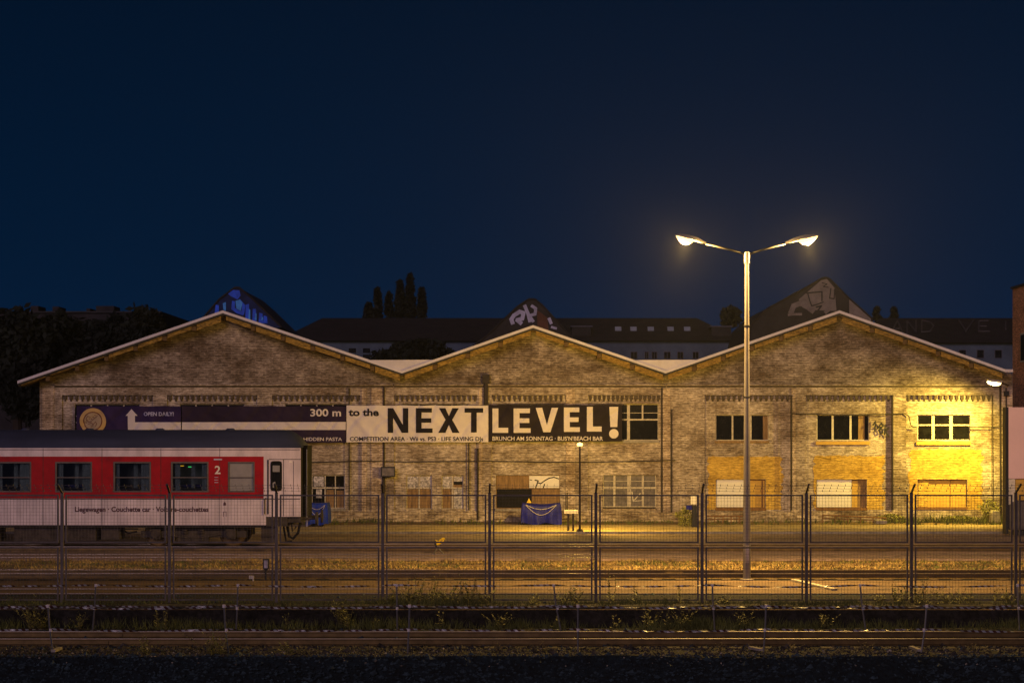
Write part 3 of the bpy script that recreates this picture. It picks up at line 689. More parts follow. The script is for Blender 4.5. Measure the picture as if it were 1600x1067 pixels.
# emblem
def disc(cx, cy, r, n=40): return [(cx+r*math.cos(2*math.pi*k/n), cy+r*math.sin(2*math.pi*k/n)) for k in range(n)]
for (r, mm, off) in ((20.5,'gold',.026),(15,'rust',.033),(13.2,'tan',.040)):
    q = MB(); q.pprism(disc(145.5,658,r), BD, .003); printed(b1, q, "emblem", mm, off)
q = MB(); q.stroke(pxs([(142,652),(138,650),(135,654),(137,659),(142,659),(152,650)],BD), .022, BD, .003); q.stroke(pxs([(138,663),(144,660),(146,663),(150,659),(152,662),(150,666)],BD), .022, BD, .003); q.stroke(pxs([(143,667),(147,663)],BD), .022, BD, .003)
printed(b1, q, "emblem_scribble", 'rust', .048)
q = MB(); q.pprism([(206,639),(215.5,649.5),(211.3,649.5),(211.3,659.5),(282.9,659.5),(282.9,671.5),(200,671.5),(200,649.5),(196.5,649.5)], BD, .003); printed(b1, q, "arrow_print", 'bprint')
q = MB(); q.pprism([(284.6,659.5),(540.4,659),(540.4,671.5),(284.6,671.5)], BD, .003); printed(b2, q, "stripe_print", 'bprint')
printed(b1, text_mb("OPEN DAILY!", 225, 272, 643.5, 649.5, BD, .03), "lettering", 'g_white')
printed(b2, text_mb("300 m", 485, 533, 638.5, 650, BD, .025), "lettering", 'bprint')
printed(b2, text_mb("S · HIDDEN PASTA", 463, 534.5, 683, 688.5, BD, .014), "lettering", 'bprint')
printed(b3, text_mb("to the", 545, 592, 638, 649.5, BD, .03), "lettering", 'ink')
printed(b3, text_mb("COMPETITION AREA · Wii vs. PS3 · LIFE SAVING DJs", 547, 755, 682, 688.6, BD, .014), "lettering", 'ink')
printed(b4, text_mb("BRUNCH AM SONNTAG · BUS'N'BEACH BAR", 769.5, 942, 681.5, 688, BD, .014), "lettering", 'bprint')
for ch, a, b, y0, y1 in (('N',606,638,637.5,676),('E',650,676,637.5,676),('X',685,718,637.5,676),('T',726,755,637.5,675.5)):
    printed(b3, letter(ch,a,b,y0,y1,BD,8.8), "big_letter", 'ink')
for ch, a, b, y0, y1 in (('L',769.5,794,638,676),('E',802.5,829,638,676),('V',837,872,637,675),('E',881,906,636.5,674.5),('L',917,940,635.5,674),('!',952,966,635.5,667)):
    printed(b4, letter(ch,a,b,y0,y1,BD,9.2), "big_letter", 'bprint')
q = MB(); q.pprism(disc(959,677.5,7.4,24), BD, .003); printed(b4, q, "big_letter", 'bprint')
# ---------------------------------------------------------------- wall floodlight, sign box
fl = thing("wall_floodlight", P(1563,600,D), "glowing white floodlight on an arm at the right corner of the warehouse", "floodlight")
fd = D-3.0
q = MB(); q.tube([P(1575,602,D-.02), P(1570,600,D-.8), P(1562,597.5,fd)], .035); q.build("arm", M['iron'], fl)
q = MB(); q.prism([(X(1543,fd),Z(592.5,fd)),(X(1566,fd),Z(595,fd)),(X(1563,fd),Z(598.5,fd)),(X(1544,fd),Z(596,fd))], fd-.14, fd+.14); q.build("housing", M['housing'], fl)
q = MB(); q.prism([(X(1543,fd),Z(596.3,fd)),(X(1563,fd),Z(598.8,fd)),(X(1560,fd),Z(602,fd)),(X(1553,fd),Z(602.3,fd)),(X(1545,fd),Z(599,fd))], fd-.12, fd+.12); q.build("lens", M['bulb2'], fl)
lp = P(1550, 604.5, fd+.25)
spot("flood_light", lp, P(1385, 830, D), 5000, FLOOD, 150, 1.0, fl, .22)
sb = thing("sign_box", P(606,737,D), "small dark box on the downpipe left of the lower windows", "box")
q = MB(); q.pbox(595,617,729,745,D-.45,.25); q.build("case", M['black'], sb, bevel=.02)
q = MB(); q.pbox(597,615.5,731,743,D-.457,.006); q.build("face_plate", M['pane_dusty'], sb)
q = MB(); q.pbox(599,602,735,739,D-.2,.11); q.build("bracket", M['iron'], sb)
# ---------------------------------------------------------------- street lamp
LDp = 51.3
lx = X(1167, LDp); ztop = Z(397, LDp)
sl = thing("street_lamp", (lx, LDp, 0.03), "tall pale steel street lamp with two glowing heads", "street lamp")
q = MB(); q.tube([(lx,LDp,0),(lx,LDp,1.2),(lx,LDp,2.4),(lx,LDp,4.5),(lx,LDp,6.5),(lx,LDp,ztop)], [.106,.1,.092,.078,.064,.05], 18, cap=False); po = q.build("pole", M['lampsteel'], sl, smooth=True)
q = MB(); q.box(lx-.045, lx+.045, LDp-.112, LDp-.09, .5, .95); q.build("service_hatch", M['housing'], sl)
for zj in (4.9, 6.8): 
    q = MB(); q.lathe((lx,LDp,zj), [(.08,0),(.084,.02),(.08,.04)], 14); q.build("clamp_ring", M['armsteel'], po)
q = MB(); q.lathe((lx,LDp,ztop-.25), [(.075,0),(.075,.28),(.05,.31)], 14); q.build("collar", M['lampsteel'], sl)
q = MB(); q.lathe((lx,LDp,.03), [(.2,0),(.2,.03),(.12,.05)], 14); q.build("base_flange", M['lampsteel'], sl)
for sgn, hx, ax in ((-1,1070,1103),(1,1264,1227)):
    q = MB(); p0 = Vector((lx,LDp,ztop-.02)); p1 = Vector(P(ax, 381.5, LDp))
    q.tube([p0, p0.lerp(p1,.5)+Vector((0,0,.02)), p1], [.03,.026,.024], 8); q.build("arm", M['armsteel'], sl, smooth=True)
    head = Vector(P(hx, 372, LDp))
    dirv = (head-p1).normalized()
    # housing: flattened ellipsoid shell along the arm direction
    vs = []; fs = []; n1, n2 = 14, 12; Lh = (head-p1).length+.28
    side = Vector((0,1,0)); upv = side.cross(dirv)*(-1 if side.cross(dirv).z < 0 else 1)
    for i in range(n1+1):
        t = i/n1; prof_ = math.sin(math.pi*min(1,(t*.93+.07)))**.6
        c = p1+dirv*(t*Lh)
        for k in range(n2):
            a = math.pi*k/(n2-1)
            vs.append(c+side*math.cos(a)*.15*prof_+upv*math.sin(a)*.11*prof_)
    for i in range(n1):
        for k in range(n2-1): fs.append((i*n2+k,i*n2+k+1,(i+1)*n2+k+1,(i+1)*n2+k))
        fs.append((i*n2+n2-1, i*n2, (i+1)*n2, (i+1)*n2+n2-1))
    hd = MB().add(vs, fs).build("lamp_head", M['housing'], sl, smooth=True)
    vs = []; fs = []; c0 = p1+dirv*(Lh*.38); L2 = Lh*.58
    for i in range(n1+1):
        t = i/n1; prof_ = max(.02, math.sin(math.pi*t)**.65)
        c = c0+dirv*(t*L2)-upv*.006
        for k in range(n2):
            a = math.pi*k/(n2-1)
            vs.append(c+side*math.cos(a)*.13*prof_-upv*math.sin(a)*.17*prof_*(1.1-.4*t))
    for i in range(n1):
        for k in range(n2-1): fs.append((i*n2+k,i*n2+k+1,(i+1)*n2+k+1,(i+1)*n2+k))
        fs.append((i*n2+n2-1, i*n2, (i+1)*n2, (i+1)*n2+n2-1))
    MB().add(vs, fs).build("glass_bowl", M['bulb'], hd, smooth=True)
    bp_ = c0+dirv*(L2*.45)-upv*.21
    point("street_light", bp_, 4700, SOD, .05, sl)
    spot("street_downlight", bp_, bp_-Vector((-sgn*.22,-.12,1)), 8200, SOD, 104, 1.0, sl, .05)
# small path lamp
pd = 76.6
pl = thing("path_lamp", (X(905,pd), pd, .05), "short thin lamp post glowing yellow in front of the warehouse", "lamp post")
q = MB(); q.tube([(X(906,pd),pd,.05),(X(906,pd),pd,Z(697,pd))], [.05,.035], 8); q.build("pole", M['iron'], pl)
q = MB(); q.lathe((X(906,pd),pd,.05), [(.14,0),(.14,.05),(.07,.1)], 12); q.build("base_flange", M['iron'], pl)
q = MB(); q.lathe((X(906,pd),pd,Z(697,pd)), [(.05,0),(.10,.02),(.12,.07),(.1,.12),(.02,.15)], 14); q.build("lamp_globe", M['globe'], pl, smooth=True)
q = MB(); q.lathe((X(906,pd),pd,Z(697,pd)+.155), [(.13,0),(.1,.03),(.02,.05)], 14); q.build("cap", M['iron'], pl)
point("path_light", (X(906,pd), pd+.16, Z(697,pd)+.02), 2100, (1,.62,.08), .05, pl)
# white topped stand beside it
st = thing("barrier_stand", (X(893,77),77,.05), "white topped two legged stand left of the short lamp post", "stand")
q = MB(); q.pbox(881.5,903,796.5,802,77,.12); q.build("white_board", M['white_board'], st)
for a in (888,895.5):
    q = MB(); q.pbox(a-1.6,a+1.6,802.2,832,77.02,.08); q.build("leg", M['iron'], st)
q = MB(); q.pbox(885,898,833,831,76.9,.3); q.build("foot", M['black'], st)
q = MB(); q.tube([P(884.5,800,77.2),P(884,772,77.2),P(886.5,769,77.2),P(886.5,800,77.2)], .022, 6); q.build("handle", M['iron'], st)
# ---------------------------------------------------------------- covered skips
def tarp(px0, px1, pyt, pyb, d, dep, m, label, name, sag=.12, seed=0):
    t = thing(name, (X((px0+px1)/2,d), d, .03), label, "tarpaulin", "blue tarpaulin covered carts by the warehouse")
    x0, x1, zt, zb_ = X(px0,d), X(px1,d), Z(pyt,d), Z(pyb,d)
    q = MB(); q.box(x0+.14, x1-.14, d+.12, d+dep-.12, .22, zt-.3); 
    q.build("cart", M['train_under'], t)
    for a in (x0+.3, x1-.3):
        w_ = MB(); w_.lathe((a, d+.1, .14), [(.03,-.04),(.10,-.03),(.10,.03),(.03,.04)], 14, 'y'); w_.build("wheel", M['rubber'], t)
    nxx, nz = 40, 24; vs = []; fs = []
    def pt(u, v, face):
        pass
    # closed loop cross-section around the cart: front, right, back, left
    per = []
    for i in range(30): per.append((i/30, 0))
    for i in range(16): per.append((1, i/16))
    for i in range(30): per.append((1-i/30, 1))
    for i in range(16): per.append((0, 1-i/16))
    n = len(per)
    for j in range(nz+1):
        v = j/nz
        for (u, w2) in per:
            x = x0+(x1-x0)*u; y = d+dep*w2
            fold = .045*noise.noise(Vector((u*6+seed, w2*5, v*1.2)))*(1.2-v)+.03*abs(math.sin(u*9+w2*7+seed))*(1-v)
            lowsag = .04*math.sin(u*11+seed)
            edge = math.sin(math.pi*u)
            ztop_ = zt-sag*edge*(1-.3*w2)
            z = zb_+lowsag*(1-v)+(ztop_-zb_)*v
            inx = .06*(v**3)
            vs.append((x+(.5-u)*inx*2, y-(1-w2)*fold*2+inx*(1-2*w2), z))
    for j in range(nz):
        for i in range(n): fs.append((j*n+i, j*n+(i+1)%n, (j+1)*n+(i+1)%n, (j+1)*n+i))
    fs.append(tuple(nz*n+i for i in range(n)))
    MB().add(vs, fs).build("tarpaulin", M[m], t, smooth=True)
    q = MB()
    for (amp, zo) in ((.42,.08),(.2,.06)):
        pts = []
        for k in range(17):
            u = .12+.74*k/16; pts.append((x0+(x1-x0)*u, d-.09, zt-zo-amp*math.sin(math.pi*k/16)))
        q.tube(pts, .009, 5)
    q.build("lashing_rope", M['bprint'], t)
    return t
tarp(814, 878, 786, 818, 82.2, 1.5, 'tarp', "blue tarpaulin draped over a cart between the boarded window and the path lamp", "covered_cart", seed=1)
tarp(478, 513, 786, 819, 80.5, 1.3, 'tarp2', "brighter blue tarpaulin covered cart just right of the coach end", "covered_cart", sag=.03, seed=4)
q = MB(); q.prism([(X(823,82.1),Z(785.5,82.1)),(X(830.5,82.1),Z(785.5,82.1)),(X(826.5,82.1),Z(778.5,82.1))], 82.3, 82.4)
q.build("warning_marker", M['yellow'], label="small yellow triangular marker at the corner of the tarpaulin", cat="marker")
# wall-foot railings, steps, stand and bush
def railing(px0, px1, ytop, ymid, ybot, d, label, slope=0):
    t = thing("handrail", (X(px0,d),d,.05), label, "railing", "low metal railings at the warehouse foot")
    q = MB(); q.tube([P(px0,ytop,d),P(px1,ytop+slope,d)], .028, 6); q.tube([P(px0,ymid,d),P(px1,ymid+slope,d)], .02, 6); q.build("bar", M['sill'], t)
    n = 5
    for k in range(n+1):
        a = px0+(px1-px0)*k/n; q = MB(); q.tube([P(a,ytop+slope*k/n,d),P(a,ybot,d)], .025, 6); q.build("post", M['sill'], t)
railing(1104,1168, 806, 811, 817.5, 83.4, "low brown railing left of the street lamp pole")
railing(1285,1384, 804.5, 809, 817, 83.4, "long sloping pale railing below the middle white board", slope=4.5)
q = MB(); q.pbox(1369,1386,813,818,82.9,.5); q.build("concrete_block", M['kerb'], label="pale concrete slab at the end of the sloping railing", cat="slab")
q = MB(); q.pprism([(1549,817),(1550,801),(1552,797.5),(1561,797.5),(1563,801),(1564,817)], 83.6, .5); q.build("concrete_block", M['kerb'], label="pale concrete block against the right corner of the warehouse", cat="block", bevel=.03)
us = thing("utility_post", (X(1086,80),80,.05), "dark utility post with a white plate beside the bush", "utility post")
q = MB(); q.pbox(1081.5,1089,790,824,80,.3); q.build("post", M['black'], us, bevel=.02)
q = MB(); q.pbox(1079.5,1088,775,787.5,80,.05); q.build("plate", M['white_board'], us)
q = MB(); q.pbox(1073,1081,789.5,796,79.98,.3); q.build("blue_box", M['tarp'], us)
# ---------------------------------------------------------------- kiosk at the right edge
kd = 74.0
ks = thing("kiosk", (X(1620,kd),kd,.03), "pale pink panelled kiosk cut off by the right edge", "kiosk")
q = MB(); q.pbox(1576,1760,636,748,kd,.55); q.build("upper_panel", M['kiosk'], ks, bevel=.03)
q = MB(); q.pbox(1571.5,1575.8,636,834,kd+.02,.5); q.build("side_frame", M['black'], ks)
q = MB(); q.pbox(1576,1586,748.3,788,kd+.05,.45); q.build("cream_pillar", M['frame_w'], ks)
q = MB(); q.pbox(1586.2,1760,748.3,781,kd+.12,.4); q.build("shutter", M['wood_y'], ks)
q = MB(); q.pbox(1577,1760,782,829,kd+.0,.55); q.build("counter", M['kiosk_d'], ks, bevel=.15)
q = MB(); q.pbox(1586,1760,829.3,836,kd+.1,.4); q.build("base", M['black'], ks)
# ---------------------------------------------------------------- coach
TD = 63.5; TW = 2.83
tx1 = X(470, TD); tx0 = tx1-26.4
co = thing("passenger_coach", ((tx0+tx1)/2, TD+TW/2, .17), "red and cream railway coach with a grey roof standing on the left", "railway coach")
z_b, z_r, z_w = Z(820,TD), Z(778.5,TD), Z(713,TD); z_e = Z(699.5,TD)
mb = MB()
wins = [(268,325,722,768,'clear'),(178,235,722,768,'clear'),(87,143,722,768,'clear'),(-9,48,722,768,'clear'),(357,397,722,768,'frost')]
k = 1
while X(-9-k*91,TD) > tx0+1.2: wins.append((-9-k*91, 48-k*91, 722, 768, 'clear')); k += 1
hl = [(X(a,TD), X(b,TD), Z(d_,TD), Z(c,TD)) for a,b,c,d_,_ in wins]
xs_end = X(415.5, TD)
xred = X(412, TD)
hl2 = [h for h in hl]; door_h = (X(423,TD), X(440,TD), Z(766,TD), Z(721,TD))
wall_grid(mb, tx0, xs_end, z_b, z_e, TD, hl2, depth=.05, mfn=lambda x,z: 1 if (z_r < z < z_w and tx0+1.6 < x < xred) else 0, cx=(xred, tx0+1.6), cz=(z_r, z_w), rm=2)
zb2 = Z(807,TD)
wall_grid(mb, xs_end, tx1, zb2, z_e, TD, [door_h], depth=.05, rm=2)
mb.add([(tx1,TD,zb2),(tx1,TD+TW,zb2),(tx1,TD+TW,z_e),(tx1,TD,z_e)], [(0,1,2,3)], 3); mb.add([(tx0,TD,z_b),(tx0,TD+TW,z_b),(tx0,TD+TW,z_e),(tx0,TD,z_e)], [(0,1,2,3)])
mb.add([(tx0,TD+TW,z_b),(tx1,TD+TW,z_b),(tx1,TD+TW,z_e),(tx0,TD+TW,z_e)], [(0,1,2,3)])
mb.add([(tx0,TD,z_b),(xs_end,TD,z_b),(xs_end,TD+TW,z_b),(tx0,TD+TW,z_b)], [(0,1,2,3)], 2)
mb.add([(xs_end,TD,zb2),(tx1,TD,zb2),(tx1,TD+TW,zb2),(xs_end,TD+TW,zb2)], [(0,1,2,3)], 2)
mb.add([(xs_end,TD,z_b),(xs_end,TD+TW,z_b),(xs_end,TD+TW,zb2),(xs_end,TD,zb2)], [(0,1,2,3)], 0)
body = mb.build("coach_body", [M['train_white'], M['train_red'], M['train_under'], M['rubber']], co)
mb = MB(); mb.box(tx0+.1, tx1-.1, TD+1.0, TD+1.04, z_b+.05, z_e-.05); 
for a, b, c, d_, kd_ in wins: 
    mb.box(X(b,TD)+.35, X(b,TD)+.38, TD+.06, TD+1.0, z_b+.05, z_e-.05)
mb.build("partition", M['grey_in'], co)
mb = MB(); mb.box(tx0+.2, tx1-.02, TD-.014, TD-.002, z_r-.03, z_r-.005); mb.box(tx0+.2, tx1-.03, TD-.012, TD-.002, z_e-.07, z_e-.05); mb.build("trim_strip", M['train_under'], co)
# roof
vs = []; fs = []; sect = []
secx = [(tx0,.12),(tx0+.3,.7),(tx0+.8,1)]+[(tx0+.8+(X(436,TD)-tx0-.8)*i/10, 1) for i in range(1,11)]+[(X(446,TD),.95),(X(455,TD),.82),(X(463,TD),.58),(X(469,TD),.25),(X(471,TD),.04)]
nn = 18
for x, fct in secx:
    for kk in range(nn+1):
        t = kk/nn; vs.append((x, TD+(TW+.03)*t-.015, z_e+.60*fct*(math.sin(math.pi*t)**.55 if 0 < t < 1 else 0)))
for i in range(len(secx)-1):
    for kk in range(nn): a = i*(nn+1)+kk; fs.append((a,a+1,a+nn+2,a+nn+1))
MB().add(vs, fs).build("roof", M['train_roof'], co, smooth=True)
mb = MB()
for px in (-60,40,140,250,360): mb.lathe((X(px,TD+1.4),TD+1.4,z_e+.56), [(.16,0),(.16,.05),(.1,.09)], 12)
mb.build("roof_vent", M['train_roof'], co)
for wi, (a, b, c, d_, kind) in enumerate(wins):
    w0 = MB(); f_ = 1.6
    w0.pbox(a-.8,a+f_,c-.8,d_+.8,TD-.012,.05); w0.pbox(b-f_,b+.8,c-.8,d_+.8,TD-.012,.05); w0.pbox(a+f_,b-f_,c-.8,c+f_,TD-.012,.05); w0.pbox(a+f_,b-f_,d_-f_,d_+.8,TD-.012,.05)
    w0.pbox(a+f_,b-f_,745,746.6,TD-.006,.04)
    wo = w0.build("window", M['kiosk_d'], co, label=None)
    q = MB(); q.pbox(a+1,b-1,c+1,d_-1,TD+.03,.008); q.build("pane", M['frost'] if kind == 'frost' else M['glass'], wo)
    if kind == 'clear':
        q = MB(); rr = random.Random(wi*5+2)
        q.pbox(a+2+rr.uniform(0,4), a+8+rr.uniform(0,6), c, d_, TD+.12, .03); q.pbox(b-9-rr.uniform(0,8), b-2, c, d_, TD+.12, .03)
        if rr.random() < .7: q.pbox(b-26, b-20, c+2, d_-6, TD+.3, .03)
        q.build("curtain", M['curt'], wo)
        q = MB(); q.pbox(a+2, b-2, 757, 761, TD+.4, .4); q.build("berth", M['tarp'] if wi % 2 == 0 else M['wood'], wo)
q = MB(); q.pbox(275,287,727,728.3,TD+.5,.03); q.build("orange_reflection", M['refl_o'], co)  # added glowing strip in place of a reflection on the glass
q = MB(); q.pbox(294,301,728.5,730,TD+.5,.03); q.build("green_reflection", M['refl_g'], co)  # second added glow, a green reflection on the glass
# door
q = MB(); q.pbox(417.6,419.8,718,803,TD-.012,.02); q.pbox(442.6,443.4,718,806,TD-.004,.01); q.pbox(458.3,459,720,806,TD-.004,.01); q.pbox(420,470,717,717.9,TD-.004,.01)
dr = q.build("door", M['rubber'], co)
def rrect(px0,px1,py0,py1,r,n=6):
    pts = []
    for cx_, cy_, a0 in ((px1-r,py1-r,0),(px0+r,py1-r,90),(px0+r,py0+r,180),(px1-r,py0+r,270)):
        for k in range(n+1): a = math.radians(a0+90*k/n); pts.append((cx_+r*math.cos(a), cy_+r*math.sin(a)))
    return pts
q = MB(); q.pprism(rrect(422.5,440.5,720,767,5), TD-.016, .03); q.build("door_window_seal", M['rubber'], dr)
q = MB(); q.pprism(rrect(425,438,723,764,4), TD-.022, .004); q.build("pane", M['pane_dark'], dr)
q = MB(); q.pprism([(426,727),(437,727),(437,737),(426,737)], TD-.026, .003); q.pprism([(426,754),(430,752),(431,762),(426,762)], TD-.026, .003); q.build("notice", M['frost'], dr)
q = MB(); q.tube([P(413.5,780,TD-.07),P(413.5,803,TD-.07)], .018, 6); q.tube([P(413.5,780,TD-.07),P(415.5,778,TD)], .018, 6); q.build("handrail", M['iron'], co)
q = MB(); q.pbox(452,456,720.5,722,TD-.012,.01); q.build("door_lamp", M['white_board'], co)
for px in (-300,-209,-118,-28,67,159,251,343):
    q = MB(); q.pbox(px,px+.7,700,820,TD-.0035,.003); q.build("panel_seam", M['train_under'], co)
# lettering
text_mb("Liegewagen · Couchette car · Voiture-couchettes", 117, 326, 791, 799, TD-.006, .03).build("lettering", M['train_text'], co)
text_mb("2", 335.5, 344.5, 727, 740, TD-.006, .02).build("class_number", M['bprint'], co)
q = MB()
for y_ in (716.5,): q.pbox(334,347,y_,y_+2.2,TD-.006,.004)
for y_ in (745,749,753): q.pbox(335,341,y_,y_+1,TD-.006,.004)
q.build("small_marking", M['g_white'], co)
q = MB(); q.pprism([(351,783.5),(353,786),(353,789.5),(349,789.5),(349,786)], TD-.006, .004); q.pbox(348.8,349.5,799,807,TD-.006,.004); q.pbox(353,353.7,799,807,TD-.006,.004); q.pbox(349.5,353,799,799.8,TD-.006,.004); q.build("small_marking", M['train_text'], co)
q = MB(); q.pbox(337,351,731,759,TD-.003,.002); 
# gangway + end equipment
q = MB(); q.box(tx1, tx1+.14, TD+.75, TD+TW-.75, zb2-.0, Z(697,TD)); 
for kk in range(4): q.box(tx1+.02+kk*.035, tx1+.04+kk*.035, TD+.70, TD+TW-.70, zb2-.02, Z(696,TD))
q.build("gangway_bellows", M['rubber'], co)
q = MB(); q.pbox(478.7,480.4,702,822,TD+.7,.05); q.build("end_rail", M['steel'], co)
q = MB(); q.lathe((tx1+.18, TD+.55, 1.12), [(.04,-.2),(.04,.25),(.22,.26),(.23,.32),(.1,.34)], 18, 'x'); q.build("buffer", M['train_under'], co); q = MB(); q.lathe((tx1+.18, TD+TW-.55, 1.12), [(.04,-.2),(.04,.25),(.22,.26),(.23,.32),(.1,.34)], 18, 'x'); q.build("buffer", M['train_under'], co)
q = MB()
q.pbox(415.7,449,806.5,822,TD+.03,TW-.06); q.pbox(449.2,470,808,816,TD+.1,TW-.2); q.pbox(408,430,822.2,848,TD+.15,.7); q.pbox(409,429,835,838,TD+.1,.05)
q.build("entry_steps", M['train_under'], co)
q = MB()
q.tube([P(449,822,TD+.4),P(452,838,TD+.4),P(458,841,TD+.4),P(466,832,TD+.4),P(469,816,TD+.4)], .05, 6)
q.tube([P(443,822,TD+.5),P(447,845,TD+.5),P(456,845,TD+.5)], .035, 6); q.tube([P(455,812,TD+.2),P(457,830,TD+.2),P(463,822,TD+.2)], .03, 6)
q.build("brake_hose", M['rubber'], co)
for cxp in (300, -520):
    bg_ = MB()
    bx = X(cxp, TD)
    bg_.box(bx-1.75, bx+1.75, TD+.3, TD+.42, .5, .72); bg_.box(bx-.5, bx+.5, TD+.25, TD+.5, .32, .6); bg_.box(bx-1.75,bx+1.75,TD+2.4,TD+2.55,.5,.72)
    bg_.box(bx-1.3, bx+1.3, TD+.5, TD+2.3, .55, .85); bg_.tube([(bx-.9,TD+.28,.62),(bx-.3,TD+.28,.5),(bx+.3,TD+.28,.5),(bx+.9,TD+.28,.62)], .05, 6)
    for s_ in (-.28,.28):
        for jj in range(5): bg_.lathe((bx+s_, TD+.3, .4+jj*.08), [(.09,0),(.09,.04)], 12)
    bo = bg_.build("bogie", M['train_under'], co)
    for wx in (-1.25, 1.25):
        q = MB()
        for yy in (64.21, 65.65): q.lathe((bx+wx, yy-.06, .175+.45), [(.1,0),(.40,.0),(.42,.02),(.455,.04),(.455,.12),(.1,.13)], 28, 'y')
        q.tube([(bx+wx,64.2,.62),(bx+wx,65.7,.62)], .08, 8); q.build("wheel", M['rail'], bo)
        q = MB(); q.box(bx+wx-.17,bx+wx+.17,TD+.18,TD+.5,.46,.78); q.lathe((bx+wx,TD+.18,.62), [(.14,-.04),(.14,0)], 14, 'y'); q.build("axle_box", M['train_under'], bo)
q = MB(); rr = random.Random(3)
for a, b, y1_ in ((-8,-2,846),(22,90,846),(92,150,845),(158,187,843),(-75,-20,843),(-190,-95,846)): q.pbox(a,b,821,y1_,TD+.25,.9)
q.pbox(-700,415,820.4,824,TD+.1,TW-.2); q.build("underfloor_box", M['train_under'], co, bevel=.02)
q = MB(); q.tube([P(188,824,TD+1),P(200,833,TD+1),P(214,830,TD+1)], .03, 6); q.tube([P(150,826,TD+.8),P(216,826,TD+.8)], .025, 6); q.build("brake_pipe", M['train_under'], co)
# ---------------------------------------------------------------- fence
FD = 44.7
pp = [-69, 97, 265, 432, 598, 765, 931, 1097, 1260, 1424, 1587, 1754]
fe = thing("mesh_fence", (0, FD, 0), "long dark steel mesh fence with barbed wire arms crossing the yard", "fence")
def slope_y(px): return 775.5-(px-100)*(4/1500)
ztopf = Z(772.5, FD)
for px in pp:
    x = X(px, FD); q = MB(); q.box(x-.034, x+.034, FD-.03, FD+.03, -.1, ztopf+.05)
    q.tube([(x,FD,ztopf+.04),(x+random.uniform(-.02,.02),FD-.42,ztopf+.05+.20)], .026, 6)
    q.build("fence_post", M['fence'], fe)
meshes = None
for a, b in zip(pp, pp[1:]):
    x0, x1 = X(a+5.2, FD), X(b-5.2, FD)
    q = MB(); t_ = .022
    zt1, zm1, zm2, zb1 = ztopf, Z(848,FD), Z(854,FD), .06
    for (za, zc) in ((zm1, zt1), (zb1, zm2)):
        q.box(x0, x0+t_*1.7, FD-.02, FD+.02, za, zc); q.box(x1-t_*1.7, x1, FD-.02, FD+.02, za, zc)
        q.box(x0+t_*1.7, x1-t_*1.7, FD-.02, FD+.02, zc-t_*1.6, zc); q.box(x0+t_*1.7, x1-t_*1.7, FD-.02, FD+.02, za, za+t_*1.6)
    fr_ = q.build("fence_panel", M['fence'], fe)
    q = MB(); n = 31; r_ = .0020
    for kk in range(1, n):
        xx = x0+(x1-x0)*kk/n; q.box(xx-r_, xx+r_, FD-.004, FD+.004, zb1+.02, zm2-.02); q.box(xx-r_, xx+r_, FD-.004, FD+.004, zm1+.02, zt1-.02)
    for (za, zc) in ((zm1, zt1), (zb1, zm2)):
        m_ = int((zc-za)/.078)
        for kk in range(1, m_):
            zz = za+(zc-za)*kk/m_; q.box(x0+.02, x1-.02, FD+.0045, FD+.010, zz-r_, zz+r_)
    q.build("wire_mesh", M['wire'], fr_)
for kk in range(3):
    q = MB(); y_ = FD-.12-kk*.14; z_ = ztopf+.10+kk*.068; pts = []
    for a, b in zip(pp, pp[1:]):
        for j in range(6): t = j/6; pts.append((X(a,FD)+(X(b,FD)-X(a,FD))*t, y_, z_-.03*math.sin(math.pi*t)))
    q.tube(pts, .004, 4)
    x = pts[0][0]
    while x < pts[-1][0]: q.box(x-.004, x+.004, y_-.015, y_+.015, z_-.03, z_+.015); x += .16
    q.build("barbed_wire", M['wire'], fe)
# ---------------------------------------------------------------- barrier tape rows
ORD = ["first","second","third","fourth","fifth","sixth","seventh","eighth","ninth","tenth","eleventh","twelfth"]
rowA = [(-95,0),(150,-6),(372,-3),(620,1),(865,12),(1113,4),(1344,9),(1590,4),(1830,0)]
rowB = [(-200,0),(75,9),(350,8),(640,-3),(903,0),(1197,-4),(1448,-9),(1725,0)]
def rowposts(row, d, h, rn):
    tops = []
    for i, (px, lean) in enumerate(row):
        x = X(px, d); s_ = F/d; q = MB()
        b = Vector((x+lean/s_, d+random.uniform(-.05,.05), ZF-.05)); tp = Vector((x, d, ZF+h)); mid = b.lerp(tp,.55)+Vector((-lean/s_*.15,0,0))
        q.tube([b, mid, tp], .019, 6)
        lab = f"thin leaning steel post, {ORD[i-1] if i else 'off the left edge'} from the left in the {rn} tape row" if i else f"thin steel post at the left end of the {rn} tape row"
        t = thing("barrier_post", b, lab, "barrier post", "steel posts carrying the barrier tape")
        q.build("rod", M['steel'], t)
        q = MB(); q.tube([tp-Vector((0,0,.06)), tp+Vector((0,0,.0))], .033, 6); q.tube([tp.lerp(b,.5)-Vector((0,0,.03)), tp.lerp(b,.5)+Vector((0,0,.03))], .030, 6); q.build("tape_wrap", M['bprint'], t)
        tops.append((tp, b))
    return tops
